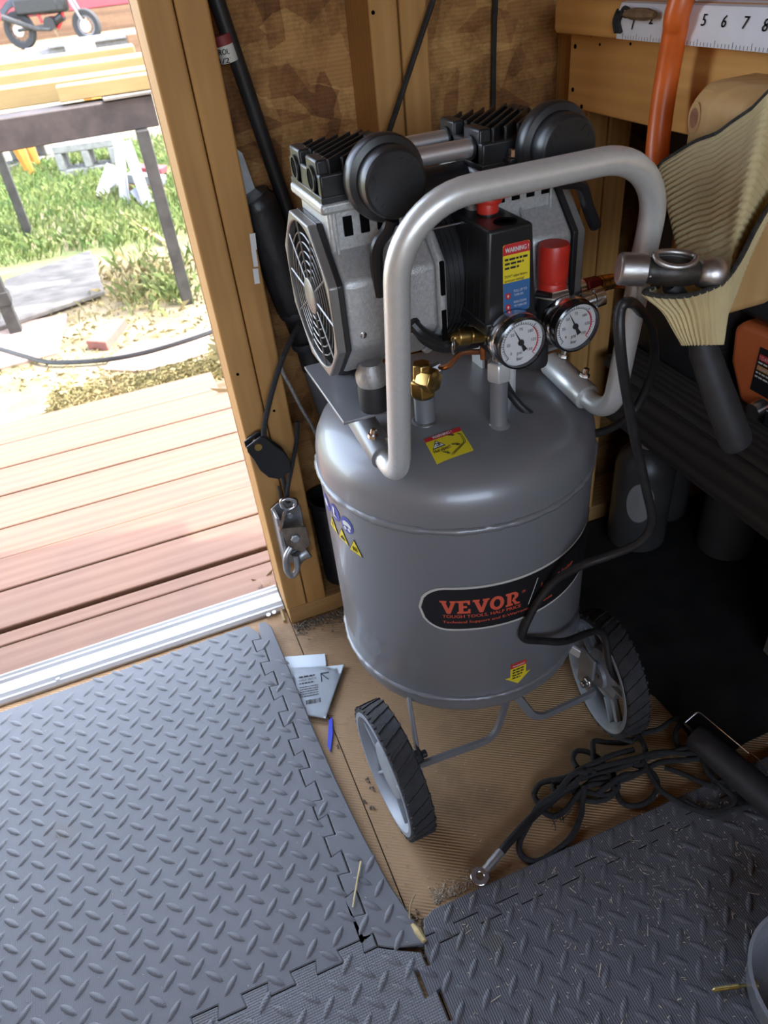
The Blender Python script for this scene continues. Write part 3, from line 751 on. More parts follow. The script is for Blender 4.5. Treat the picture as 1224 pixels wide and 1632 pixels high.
def band(u0, u1, z0, z1, rl, h, nu=40, rr=None):
    """pill ended strip on the tank shell as a fan of quads"""
    b = MB(); zc = (z0+z1)/2; hh = (z1-z0)/2
    cols = []
    for i in range(nu+1):
        t = i/nu; u = u0+(u1-u0)*t
        k = 1.0
        if u-u0 < rl: k = math.sqrt(max(0, 1-((rl-(u-u0))/rl)**2))
        if rr and u1-u < rr: k = math.sqrt(max(0, 1-((rr-(u1-u))/rr)**2))
        cols.append((u, k))
    vs, fs = [], []
    for u, k in cols:
        vs += [surf(u, zc-hh*k, h), surf(u, zc, h), surf(u, zc+hh*k, h)]
    for i in range(nu):
        fs += [(3*i, 3*i+3, 3*i+4, 3*i+1), (3*i+1, 3*i+4, 3*i+5, 3*i+2)]
    return b.add(vs, fs)
lab = band(-.129, .20, .305, .381, .038, .0006, 70, .038).build('brand_label', SCRM, tank, smooth=60); lab['label'] = 'cream edged black brand label with red lettering'
band(-.1255, .1965, .3085, .3775, .0345, .0010, 70, .0345).build('label_ground', SBLK, tank, smooth=60)
LET = {'V': [(-.06, 1), (.40, 1), (.40, .86), (.33, .86), (.51, .36), (.68, .86), (.60, .86), (.60, 1), (1.04, 1), (1.04, .86), (.95, .86), (.62, 0), (.38, 0), (.05, .86), (-.06, .86)],
       'E': [(0, 1), (.84, 1), (.84, .68), (.70, .68), (.66, .83), (.40, .83), (.40, .59), (.64, .59), (.64, .43), (.40, .43), (.40, .17), (.68, .17), (.72, .34), (.86, .34), (.86, 0), (0, 0), (0, .15), (.11, .15), (.11, .85), (0, .85)]}
def letters(mb, s_, u0, v0, wd, ht, fn, h):
    n = len(s_); adv = wd/n
    for i, ch in enumerate(s_):
        k = adv*.94; f_ = lambda u, v, hh=0, i=i: fn(u0+i*adv+u*k, v0+v*ht, h)
        if ch in LET: mb.sheet(LET[ch], f_)
        else:
            if ch == 'O':
                a = 28; o_ = [(.48+.48*math.cos(2*math.pi*j/a), .5+.53*math.sin(2*math.pi*j/a)) for j in range(a)]; i_ = [(.48+.22*math.cos(2*math.pi*j/a), .5+.30*math.sin(2*math.pi*j/a)) for j in range(a)]
                mb.add([f_(*p) for p in o_+i_], [(j, (j+1) % a, a+(j+1) % a, a+j) for j in range(a)])
            if ch == 'R':
                mb.sheet([(0, 1), (.5, 1), (.5, .84), (.40, .84), (.40, .15), (.5, .15), (.5, 0), (0, 0), (0, .15), (.11, .15), (.11, .85), (0, .85)], f_)
                a = 12; ang = [math.pi/2-math.pi*j/a for j in range(a+1)]
                o_ = [(.5+.40*math.cos(t), .70+.30*math.sin(t)) for t in ang]; i_ = [(.5+.12*math.cos(t), .70+.14*math.sin(t)) for t in ang]
                mb.add([f_(*p) for p in o_+i_], [(j, j+1, a+2+j, a+1+j) for j in range(a)])
                mb.sheet([(.42, .44), (.62, .44), (.82, .15), (1.0, .15), (1.0, 0), (.66, 0)], f_)
    return mb
letters(MB(), 'VEVOR', -.1005, .3365, .101, .0225, surf, .0014).build('brand_lettering', SORG, tank, smooth=0)
tx = MB(); put_text(tx, 'TOUGH TOOLS, HALF PRICE', .0075, -.099, .3290, surf, .0014, width=.100, bold=.00025)
put_text(tx, 'Technical Support and E-Warranty Certificate', .0062, -.099, .3195, surf, .0014, width=.150, bold=.0002)
tx.build('label_text', SORG, tank, smooth=0)
tx = MB(); put_text(tx, 'Low Noise', .0115, .030, .347, surf, .0014, width=.062, shear=.2, bold=.0003); tx.build('label_text', SORG, tank, smooth=0); MB().sheet([(.0115, .328), (.0128, .328), (.0258, .367), (.0245, .367)], lambda u, v, h: surf(u, v, .0014)).build('label_slash', SCRM, tank, smooth=0)
tx = MB(); put_text(tx, '®', .007, .002, .352, surf, .0014); tx.build('label_text', SORG, tank, smooth=0)
# drain arrow sticker
ar = MB().sheet([(-.011, .222), (-.011, .196), (-.019, .196), (.001, .178), (.021, .196), (.013, .196), (.013, .222)], surf, .0006).build('drain_sticker', SYEL, tank, smooth=0); ar['label'] = 'yellow down arrow sticker with red top'
MB().sheet([(-.011, .222), (-.011, .213), (.013, .213), (.013, .222)], surf, .0010).build('sticker_band', SRED, tank, smooth=0)
tx = MB(); put_text(tx, 'WARNING', .0055, -.0085, .2155, surf, .0013, width=.019); tx.build('sticker_text', SWHT, tank, smooth=0)
tx = MB()
for k in range(4): put_bars(tx, -.008, .208-.0055*k, (.018, .017, .015, .012)[k], .0021, surf, .0013)
tx.build('sticker_text', PRINT, tank, smooth=0)
# hazard signs at the side
for cu, cz in ((-.230, .435), (-.258, .4385), (-.287, .436)):
    d_ = MB().sheet(disc(.0125, 24, cu, cz), surf, .0006).build('mandatory_sign', SIGNB, tank, smooth=0)
    b = MB()
    if cu > -.24: b.sheet([(cu-.009, cz+.002), (cu-.004, cz+.006), (cu+.004, cz+.006), (cu+.009, cz+.002), (cu+.008, cz-.003), (cu, cz-.001), (cu-.008, cz-.003)], surf, .0010).sheet(disc(.003, 10, cu-.004, cz-.006), surf, .001).sheet(disc(.003, 10, cu+.004, cz-.006), surf, .001)
    elif cu > -.27: b.sheet([(cu-.005, cz+.008), (cu+.001, cz+.008), (cu-.001, cz-.004), (cu+.006, cz-.007), (cu-.005, cz-.008)], surf, .0010)
    else: b.sheet(disc(.006, 12, cu, cz+.001), surf, .0010)
    b.build('sign_picture', SWHT, d_, smooth=0)
for cu, cz in ((-.219, .405), (-.245, .409), (-.272, .411)):
    t_ = MB().sheet([(cu-.0135, cz-.0105), (cu+.0135, cz-.0105), (cu, cz+.013)], surf, .0006).build('warning_triangle', PRINT, tank, smooth=0)
    MB().sheet([(cu-.0118, cz-.0095), (cu+.0118, cz-.0095), (cu, cz+.0110)], surf, .0010).build('triangle_ground', SYEL, t_, smooth=0)
    b = MB()
    if cu > -.23:
        for k in (-1, 0, 1): b.tube([surf(cu+k*.0032+dx, cz-.006+dz, .0013) for dx, dz in ((0, 0), (.001, .002), (-.0005, .0045), (.0006, .007))], .0005, 4)
    elif cu > -.26: b.sheet([(cu-.006, cz-.006), (cu+.006, cz-.006), (cu+.004, cz-.002), (cu-.002, cz)], surf, .0013)
    else: b.sheet([(cu-.001, cz+.006), (cu+.002, cz), (cu, cz), (cu+.001, cz-.007), (cu-.003, cz+.001), (cu-.001, cz+.001)], surf, .0013)
    b.build('triangle_picture', PRINT, t_, smooth=0)
# dome sticker
c0 = PZ(715, 719, .536); xd = (PZ(742, 706, .536)-PZ(686, 721, .536)).normalized()
yd = V(-xd.y, xd.x, 0)
def dsurf(u, v, h=0.0):
    p = V(c0.x, c0.y, 0)+xd*u+yd*v
    return V(p.x, p.y, domez(math.hypot(p.x-TC[0], p.y-TC[1]))+h)
def dsheet(poly, h, nx=10):
    xs = [p[0] for p in poly]; ys = [p[1] for p in poly]
    b = MB(); x0, x1, y0, y1 = min(xs), max(xs), min(ys), max(ys)
    return b.grid(nx, nx, lambda i, j: dsurf(x0+(x1-x0)*i, y0+(y1-y0)*j, h))
ds = dsheet([(-.0225, -.020), (.0225, .020)], .0006).build('hot_pipe_sticker', SYEL, tank); ds['label'] = 'yellow and red WARNING hot pipes sticker'
dsheet([(-.0225, .0135), (.0225, .020)], .0010).build('sticker_band', SRED, tank)
tx = MB(); put_text(tx, 'WARNING !', .0062, -.013, .0148, dsurf, .0014, width=.024, bold=.0003); tx.build('sticker_text', SWHT, tank, smooth=0)
MB().sheet([(-.019, -.0005), (-.0035, -.0005), (-.0115, .0115)], dsurf, .0012).build('sticker_triangle', PRINT, tank, smooth=0)
MB().sheet([(-.0175, .0005), (-.005, .0005), (-.0115, .0098)], dsurf, .0015).build('triangle_ground', SWHT, tank, smooth=0)
tx = MB(); put_text(tx, 'Hot pipes!!', .0066, -.0195, -.0062, dsurf, .0013, width=.020, bold=.0002)
for a, b_ in (((.005, .0125), (.012, .0095)), ((.003, -.003), (.012, -.007)), ((-.010, -.0085), (-.003, -.014)), ((-.014, .006), (-.008, .004)), ((-.0135, .002), (-.0085, .0025))):
    p, q = dsurf(*a, .0016), dsurf(*b_, .0016); tx.tube([p, p+(q-p)*.6], .0005, 4).tube([p+(q-p)*.55, q], [.0014, .0001], 4)
pa = [dsurf(u, v, .0016) for u, v in ((.016, .011), (.0185, .008), (.0185, -.002), (.017, -.006), (.006, -.012), (-.002, -.0165))]
tx.tube([p+V(-.0006, 0, 0) for p in pa], .0003, 4).tube([p+V(.001, -.0008, 0) for p in pa], .0003, 4)
tx.build('sticker_text', PRINT, tank, smooth=0)

# wheels on brackets
def wheel(c, out, R_=.0965, W_=.034):
    mt_ = axm(c, out)
    h = W_/2
    wh = MB().lathe([(R_-.011, -h), (R_-.004, -h), (R_-.0014, -h+.002), (R_-.0014, h-.002), (R_-.004, h), (R_-.011, h), (R_-.013, 0), (R_-.011, -h)], mt_, 56, cap=False)
    for k in range(30):
        for s_ in (-1, 1):
            a = 2*math.pi*(k+(.55 if s_ > 0 else 0))/30
            for r_, q in (((R_+.0002), .55), ):
                rot = mt_ @ Matrix.Rotation(a, 4, 'Z') @ Matrix.Translation((r_-.0012, 0, s_*h*.49)) @ Matrix.Rotation(.55, 4, 'X')
                wh.obox(rot, (.0022, .0026, h*1.05))
                rot = mt_ @ Matrix.Rotation(a+.07, 4, 'Z') @ Matrix.Translation((R_-.0020, 0, s_*(h-.0016)))
                wh.obox(rot, (.0034, .0040, .0034))
    w_ = wh.build('wheel', TYRE, AC, smooth=30)
    ring = MB().lathe([(R_-.014, -h-.001), (R_-.008, -h-.001), (R_-.008, -h+.003), (R_-.012, -h+.005), (R_-.012, h-.005), (R_-.008, h-.003), (R_-.008, h+.001), (R_-.014, h+.001), (R_-.019, h-.006), (R_-.021, 0), (R_-.019, -h+.006), (R_-.014, -h-.001)], mt_, 48, cap=False).build('rim', RIMP, w_)
    MB().lathe([(.010, -h*.9), (.020, -h*.9), (.022, -h*.6), (.040, -h*.35), (.042, h*.35), (.040, h*.55), (.036, h*.62), (.012, h*.62), (.010, h*.62)], mt_, 40).build('hub', RIMP, w_)
    for k in range(5):
        a = 2*math.pi*k/5+.35
        sp = MB().obox(mt_ @ Matrix.Rotation(a, 4, 'Z') @ Matrix.Translation((.058, 0, 0)), (.044, .026, .008))
        sp.obox(mt_ @ Matrix.Rotation(a, 4, 'Z') @ Matrix.Translation((.057, 0, 0)), (.042, .004, h*1.3))
        sp.build('spoke', RIMP, w_, bevel=.0012)
    return w_
WL, WRt = V(.1445, .564, .0972), V(.500, .580, .0972)
wheel(WL, V(-math.cos(.06), -math.sin(.06), 0)); wheel(WRt, V(1, -.10, 0))
# brackets of flat bar
def flat(pts, wd, th_, name, up):
    b = MB()
    pts = fillet(pts, .018, 5)
    b.tube(pts, wd/2*1.414, 4, flat=th_/wd, up=up)
    return b.build(name, TANK, AC, smooth=30)
hubL, hubR = V(.178, .567, .0972), V(.472, .575, .0972)
MB().bar(V(.182, .560, .070), V(.200, .634, .142), .014, .005, up=(-1, 0, 0)).build('wheel_strut', TANK, AC, bevel=.001)
flat([V(.178, .563, .082), V(.300, .560, .078), V(.330, .580, .122)], .012, .005, 'wheel_bar', (0, 0, 1))
flat([V(.474, .566, .080), V(.372, .566, .072), V(.348, .585, .122)], .012, .005, 'wheel_bar', (0, 0, 1))
MB().obox(Matrix.Translation(hubR+V(-.002, .012, .012)), (.005, .036, .075)).build('axle_plate', TANK, AC, bevel=.002)
MB().obox(Matrix.Translation(hubL+V(-.004, .008, .0)), (.005, .03, .05)).build('axle_plate', HANDLE, AC, bevel=.002)
MB().bar(hubR+V(-.002, .03, .03), V(.44, .65, .140), .02, .005, up=(1, 0, 0)).build('wheel_strut', HANDLE, AC, bevel=.001)
for hb_, dx, mt_ in ((hubL, .006, BLKM), (hubR, -.006, STEEL)):
    MB().lathe([(.0105, -.007), (.0105, .003), (.008, .005)], axm(hb_+V(dx, 0, 0), (dx, 0, 0)), 6).lathe([(.0055, 0), (.0055, .012)], axm(hb_+V(dx, 0, 0), (dx, 0, 0)), 12).build('axle_bolt', mt_, AC, bevel=.001)
    MB().cyl(hb_-V(dx*2, 0, 0), hb_-V(dx*5, 0, 0), .007, n=14).build('axle', STEEL, AC)
for x in (.25, .424):
    MB().bar(V(x, .86, .125), V(x, .875, .02), .03, .005, up=(0, 1, 0)).build('rear_leg', HANDLE, AC)
    MB().lathe([(.018, 0), (.020, .015), (.016, .028)], axm(V(x, .876, 0), (0, 0, 1)), 16).build('rubber_foot', BLKR, AC)

# handle and sockets
HL, HR_ = .209, .472
hp = [V(HL, .700, .556), V(HL-.002, .603, .545), V(HL+.001, .566, .842), V(HR_-.002, .563, .845), V(HR_+.001, .603, .545), V(HR_, .700, .556)]
hp = [V(HL, .700, .553), V(HL-.001, .602, .541), V(HL+.004, .562, .8365), V(HR_-.004, .562, .8365), V(HR_+.001, .602, .541), V(HR_, .700, .553)]
MB().tube(fillet(hp, [.040, .066, .066, .040], 12), .0118, 20).build('handle', HANDLE, AC, smooth=60)
for x, s_ in ((HL, -1), (HR_, 1)):
    p, q = V(x, .648, .5475), V(x, .730, .5575)
    so_ = MB().lathe([(.0125, 0), (.0158, 0), (.0162, .001), (.0162, .081), (.0158, .082), (.0, .082)], axm(p, q-p), 28).build('handle_socket', HANDLE if s_ > 0 else TANK, AC)
    MB().bar(p.lerp(q, .3)+V(0, 0, -.014), V(x-s_*.0, .715, .535), .012, .02).build('socket_weld', TANK, so_)
    for t in (.22, .80):
        c = p.lerp(q, t)+V(-s_*-.006 if s_ < 0 else .006, 0, .0155)
        MB().lathe([(.0062, 0), (.0062, .004)], axm(c, (.25, 0, 1)), 6).lathe([(.0036, 0), (.0036, .010), (.0028, .011)], axm(c, (.25, 0, 1)), 10).build('socket_bolt', CHROME, so_)

# pump: two cast crankcases, black stator between, cylinders and finned heads
PC = V(0, .715, .721)
def octa(r, x0, x1, rot=math.pi/8, n=8):
    return MB().lathe([(r, x0), (r, x1)], frame(V(0, PC.y, PC.z), (0, 1, 0), (0, 0, 1)) @ Matrix.Rotation(rot, 4, 'Z'), n)
XA, XB = .173, .440
def fan_cover(x, s_):
    """octagon guard with concentric slots, facing -x (s_=-1) or +x"""
    mt_ = frame(V(x, PC.y, PC.z), (0, -s_*-1 if s_ < 0 else 1, 0), (0, 0, 1))
    fr = MB(); R_, ri = .0845, .0735
    a8 = [math.pi/8+math.pi/4*k for k in range(8)]
    outer = []
    for k in range(8):
        p0 = (R_*math.cos(a8[k]), R_*math.sin(a8[k])); p1 = (R_*math.cos(a8[(k+1) % 8]), R_*math.sin(a8[(k+1) % 8]))
        for j in range(6): outer.append((p0[0]+(p1[0]-p0[0])*j/6, p0[1]+(p1[1]-p0[1])*j/6))
    inner = [(ri*math.cos(math.atan2(v, u)), ri*math.sin(math.atan2(v, u))) for u, v in outer]
    n = len(outer); f_ = lambda u, v, h: V(x+s_*h, PC.y+u, PC.z+v)
    vs = [f_(u, v, .004) for u, v in outer]+[f_(u, v, .004) for u, v in inner]+[f_(u, v, -.0045) for u, v in outer]+[f_(u, v, -.004) for u, v in inner]
    fs = []
    for i in range(n):
        k = (i+1) % n
        fs += [(i, k, n+k, n+i), (2*n+i, 2*n+k, k, i), (n+i, n+k, 3*n+k, 3*n+i)]
    fr.add(vs, fs)
    cv = fr.build('fan_cover', FANC, AC, bevel=.0015)
    gr = MB()
    for r in (.026, .035, .044, .053, .062):
        gr.tube([f_(r*math.cos(2*math.pi*i/48), r*math.sin(2*math.pi*i/48), .001) for i in range(48)], .0008, 4, closed=True)
    for k in range(10):
        a = 2*math.pi*k/10+.1
        gr.tube([f_(.014*math.cos(a), .014*math.sin(a), .0018), f_(.0745*math.cos(a), .0745*math.sin(a), .0018)], .0011, 4)
    gr.build('grille', FANC, cv)
    MB().lathe([(.0185, -.003), (.0185, .0035), (.017, .0045), (0, .0045)], axm(V(x, PC.y, PC.z), (s_, 0, 0)), 24).build('grille_hub', FANC, cv)
    MB().lathe([(.0745, -.0044), (.0745, -.0040), (.0, -.0040)], axm(V(x, PC.y, PC.z), (s_, 0, 0)), 32).build('fan_recess', DARKV, cv)
    MB().lathe([(.0865, -.012), (.0865, -.006)], frame(V(x, PC.y, PC.z), (0, 1, 0), (0, 0, 1)) @ Matrix.Rotation(math.pi/8, 4, 'Z') @ Matrix.Scale(1, 4), 8).build('cover_gasket', BLKP, cv) if False else None
    return cv
FANC = pm('fan_cover_grey', (0.24, 0.23, 0.215), (0.21, 0.20, 0.19), scale=60, rough=0.38, metal=0.35)
fan_cover(XA, -1); fan_cover(XB, 1)
for x0, x1 in ((XA+.0045, XA+.0105), (XB-.0105, XB-.0045)):
    octa(.0852, x0, x1).build('cover_gasket', BLKP, AC, bevel=.001)
def crank(x0, x1, s_):
    """x0 is the fan end"""
    d = 1 if x1 > x0 else -1
    cr = octa(.0840, x0, x0+d*.048).build('crankcase', CAST, AC, bevel=.005, seg=3)
    octa(.0825, x0+d*.047, x1-d*.009).build('crankcase_barrel', CAST, cr, bevel=.005, seg=3)
    fl_ = octa(.0875, x1-d*.010, x1).build('motor_flange', CAST, AC, bevel=.004)
    for dz in (.018, -.030):
        MB().obox(Matrix.Translation((x1-d*.005, PC.y-.0795, PC.z+dz)), (.0055, .004, .034)).build('flange_slot', DARKV, fl_, bevel=.0015)
    MB().tube([V(x0+d*.047, PC.y-.0790*math.cos(a), PC.z+.0790*math.sin(a)) for a in [math.radians(q) for q in range(-60, 100, 8)]], .0013, 5).build('casting_ridge', CAST, cr)
    p = V(x0+d*.040, PC.y-.0762, PC.z-.012); MB().cyl(p, p+V(0, -.0012, 0), .0048, n=14).build('bolt_hole', DARKV, cr)
    p = V(x0+d*.044, PC.y-.0650, PC.z-.053); MB().cyl(p, p+V(0, -.004, -.002), .0035, n=12).build('bolt_hole', DARKV, cr)
    p = V(x0+d*.014, PC.y-.0770, PC.z-.020); MB().lathe([(.0035, 0), (.0035, .001), (.002, .0015)], axm(p, (0, -1, 0)), 10).build('case_stud', STEEL, cr)
    # feet on rubber mounts
    for yy in (PC.y-.052, PC.y+.052):
        xx = x0+d*.026
        ft = MB().lathe([(.016, 0), (.0175, .004), (.0175, .012), (.012, .024)], axm(V(xx, yy, .634), (0, 0, 1)), 20).build('pump_foot', CAST, cr)
        MB().lathe([(.0165, 0), (.0172, .004), (.0168, .027), (.0155, .029)], axm(V(xx, yy, .6045), (0, 0, 1)), 20).build('rubber_mount', BLKR, ft)
    return cr
crank(XA+.0105, .288, 1); crank(XB-.0105, .330, -1)
st = octa(.070, .287, .331, n=24).build('motor_stator', BLKM, AC)
for k in range(7):
    octa(.0712, .290+k*.0057, .2935+k*.0057, n=24).build('stator_lamination', BLKM, st)
MB().cyl(V(.283, PC.y-.055, PC.z+.058), V(.335, PC.y-.055, PC.z+.058), .0016, n=8).build('tie_rod', STEEL, AC)
MB().lathe([(.0, 0), (.019, 0), (.022, .003), (.022, .055), (.019, .058), (0, .058)], axm(V(.280, PC.y-.022, PC.z+.083), (1, 0, 0)), 20).build('run_capacitor', BLKP, AC)
def cylinder(x0, x1, s_):
    y0, y1 = .656, .756
    cy = MB().box((x0+.004, y0+.006, .755), (x1-.004, y1-.006, .814)).build('cylinder', CAST, AC, bevel=.003)
    MB().box((x0-.003, y0-.002, .8125), (x1+.003, y1+.002, .8225)).build('cylinder_flange', CAST, cy, bevel=.003)
    for k in range(4):
        xx = x0+.018+k*.0165
        MB().box((xx, y0+.0045, .789), (xx+.009, y0+.0062, .807)).build('cooling_slot', DARKV, cy, bevel=.002)
    for xx in (x0+.010, x1-.008):
        MB().box((xx-.0015, y0+.003, .757), (xx+.0015, y0+.0065, .813)).build('cylinder_rib', CAST, cy, bevel=.0008)
    hd = MB().box((x0, y0, .823), (x1, y1, .846)).build('cylinder_head', BLKM, AC, bevel=.002)
    MB().box((x0-.001, y0-.001, .822), (x1+.001, y1+.001, .828)).build('head_gasket', BLKM, hd, bevel=.001)
    fx0, fx1 = (x0+.010, x1-.001)
    c = -.20
    dy = y1-y0; dxm = fx1-fx0
    while c < .22:
        pts = []
        # 45 degree fin clipped to the head
        for t in range(0, 101):
            xx = fx0+dxm*t/100; yy = y0+.5*dy+(xx-(fx0+dxm/2))*1.05+c
            if y0+.001 <= yy <= y1-.001: pts.append((xx, yy))
        if len(pts) > 12:
            a, b_ = pts[0], pts[-1]
            MB().bar(V(a[0], a[1], .851), V(b_[0], b_[1], .851), .0024, .013, up=(0, 0, 1)).build('cooling_fin', BLKM, hd, bevel=.0006)
        c += .0135
    for bx, oth in ((x0, -1), (x1, 1)):
        for yy in (y0+.022, y1-.024):
            bs = MB().box((min(bx, bx-oth*.013), yy-.016, .826), (max(bx, bx-oth*.013)+(.0006 if oth > 0 else 0), yy+.017, .857)).build('port_boss', BLKM, hd, bevel=.002)
            MB().lathe([(.0090, 0), (.0090, .0012), (.0, .0012)], axm(V(bx+oth*.0006, yy, .840), (oth, 0, 0)), 18).build('port_hole', DARKV, bs)
            MB().lathe([(.0090, .0), (.0112, .0), (.0112, .0022), (.0090, .0022)], axm(V(bx+oth*.0004, yy, .840), (oth, 0, 0)), 18, cap=False).build('port_rim', BLKM, bs)
    for xx in (x0+.030,):
        MB().lathe([(.0052, 0), (.0052, .005), (.004, .006)], axm(V(xx, y0-.005, .833), (0, 0, 1)), 10).lathe([(.0065, -.001), (.0065, .0005)], axm(V(xx, y0-.005, .833), (0, 0, 1)), 14).build('head_bolt', STEEL, hd)
        MB().box((xx-.008, y0-.012, .826), (xx+.008, y0+.002, .8325)).build('bolt_lug', BLKM, hd, bevel=.002)
    return hd
cylinder(.180, .262, 1); cylinder(.338, .424, -1)
for yy in (.678, .732):
    MB().cyl(V(.260, yy, .840), V(.340, yy, .840), .0086, n=22).build('transfer_tube', pm('satin_tube', (.86, .86, .86), (.8, .8, .8), rough=.34, metal=.85), AC, smooth=60)
def air_filter(cx, cz, stem):
    y = .652
    f_ = MB().lathe([(0, 0), (.012, 0), (.012, .006), (.032, .006), (.0352, .009), (.0360, .014), (.0360, .021), (.0345, .024), (.0290, .0255), (.0285, .030), (.0290, .0325), (.0290, .040), (.0278, .0435), (.0255, .0450), (0, .0452)],
                    axm(V(cx, y, cz), (0, -1, 0)), 48).build('air_filter', BLKP, AC, smooth=28)
    b = MB()
    for k in range(14):
        a = math.radians(-60+k*22)
        r = .0205
        b.obox(axm(V(cx+r*math.cos(a), y-.0455, cz+r*math.sin(a)), (0, -1, 0)) @ Matrix.Rotation(-a, 4, 'Z'), (.0008, .0035+.0015*(k % 3), .0006)) if k % 4 != 3 else None
    b.build('filter_mark', BLKM, f_, smooth=0)
    MB().tube(crom(stem, 6), .0062, 10).build('filter_stem', BLKP, f_)
    return f_
air_filter(.2325, .8395, [V(.2325, .628, .806), V(.229, .630, .797), PY(600, 400, .634), PY(606, 470, .640)])
air_filter(.4000, .8395, [V(.409, .628, .806), PY(925, 295, .640), PY(937, 330, .650), PY(949, 360, .656)])
# platform carrying the pump
for s_, x0, x1 in ((-1, .168, .236), (1, .398, .452)):
    pf = MB().prism([(x0, .650 if s_ < 0 else .685), (x1, .650 if s_ < 0 else .685), (x1, .800), (x0, .800)], .6005, .6045, lambda u, v, h: (u, v, h)).build('pump_platform', TANK, AC, bevel=.001)
    xi = x1 if s_ < 0 else x0
    MB().bar(V(xi-.002*s_, .663 if s_ < 0 else .70, .603), V(xi-.002*s_, .668 if s_ < 0 else .70, .545), .004, .020, up=(0, 1, 0)).build('platform_leg', HANDLE, pf, bevel=.001)
    MB().bar(V(xi-.002*s_, .785, .603), V(xi-.002*s_, .785, .540), .004, .030, up=(0, 1, 0)).build('platform_leg', HANDLE, pf, bevel=.001)

# check valve, pipes, safety valve
cvp = V(.279, .694, 0)
MB().lathe([(.0145, .538), (.0130, .545), (.0122, .550), (.0122, .583)], Matrix.Translation(cvp), 24).build('tank_spigot', TANK, AC)
MB().tube([cvp+V(.0140*math.cos(2*math.pi*i/20), .0140*math.sin(2*math.pi*i/20), .549) for i in range(20)], .003, 6, closed=True).build('spigot_weld', GALV, AC)
ck = MB().lathe([(.012, .583), (.0155, .586), (.0155, .604), (.012, .607), (.011, .625), (.0, .625)], Matrix.Translation(cvp), 6).build('check_valve', BRASS, AC, bevel=.0015)
MB().lathe([(.012, -.004), (.0145, .006), (.0145, .016), (.010, .018)], axm(cvp+V(0, -.004, .607), (.45, -.9, .05)), 6).build('valve_cap', BRASS, ck, bevel=.001)
MB().lathe([(.0075, 0), (.0075, .012)], axm(cvp+V(.010, -.002, .612), (1, .0, .25)), 6).build('valve_nut', GALV, ck)
MB().tube(crom([cvp+V(.018, -.002, .615), PY(715, 583, .675), PY(735, 563, .668), PY(768, 560, .660), PY(770, 548, .656)], 8), .0032, 8).build('copper_tube', COPPER, AC)
MB().cyl(PY(770, 572, .652), PY(769, 535, .652), .0034, n=10).build('copper_riser', COPPER, AC)
pp = V(.352, .648, 0)
MB().lathe([(.0165, .536), (.0155, .545), (.0108, .550), (.0100, .556), (.0100, .622)], Matrix.Translation(pp), 24).build('riser_pipe', TANK, AC)
MB().lathe([(.0125, .605), (.0142, .608), (.0142, .626), (.012, .629)], Matrix.Translation(pp), 6).build('riser_nut', HANDLE, AC, bevel=.001)
MB().lathe([(.008, .62), (.008, .66)], Matrix.Translation(pp), 14).build('riser_top', STEEL, AC)
mf = MB().box((.330, .628, .648), (.372, .668, .694)).build('manifold', BLKM, AC, bevel=.003)
MB().cyl(V(.37, .642, .668), V(.412, .642, .668), .0165, n=20).build('regulator_pipe', BLKM, mf)
rb = MB().lathe([(.014, .630), (.0165, .635), (.0165, .676), (.0155, .680), (.016, .6815)], Matrix.Translation(V(.398, .622, .022)), 28).build('regulator_body', BLKM, AC)
MB().lathe([(.0215, .680), (.0225, .682), (.0225, .6855), (.0205, .688)], Matrix.Translation(V(.398, .622, .022)) @ Matrix.Scale(.86, 4, (1, 0, 0)) @ Matrix.Scale(.86, 4, (0, 1, 0)), 6).build('regulator_nut', CHROME, rb)
kn = MB(); n = 60
vs, fs = [], []
prof = [(.0172, .687), (.0172, .694), (.0165, .695), (.0172, .6965), (.0176, .700), (.0180, .734), (.0168, .738), (.0, .7385)]
for j, (r, z) in enumerate(prof):
    for i in range(n):
        rr_ = r+(.0005 if (i % 2 and .699 < z < .736) else 0)
        vs.append((.398+.86*rr_*math.cos(2*math.pi*i/n), .622+.86*rr_*math.sin(2*math.pi*i/n), (z-.687)*.86+.709))
for j in range(len(prof)-1):
    for i in range(n): fs.append((j*n+i, j*n+(i+1) % n, (j+1)*n+(i+1) % n, (j+1)*n+i))
kn.add(vs, fs).build('regulator_knob', RED, rb, smooth=40)
# outlet couplers
for (a, b_), nm in ((((905, 465), (928, 459)), 0), (((927, 483), (962, 470)), 1)):
    p, q = PY(a[0], a[1], .652-.025*nm), PY(b_[0], b_[1], .652-.03*nm)
    ln = (q-p).length
    cp_ = MB().lathe([(.0085, -.012), (.0085, 0), (.0100, .001), (.0100, ln*.3), (.0090, ln*.32), (.0090, ln*.38), (.0100, ln*.4), (.0100, ln*.5), (.0090, ln*.52), (.0105, ln*.58), (.0105, ln*.97), (.0085, ln)], axm(p, q-p), 20).build('quick_coupler', CHROME, AC)
    MB().lathe([(.0075, ln), (.0075, ln*1.02), (0, ln*1.02)], axm(p, q-p), 14).build('coupler_bore', BRASS, cp_)
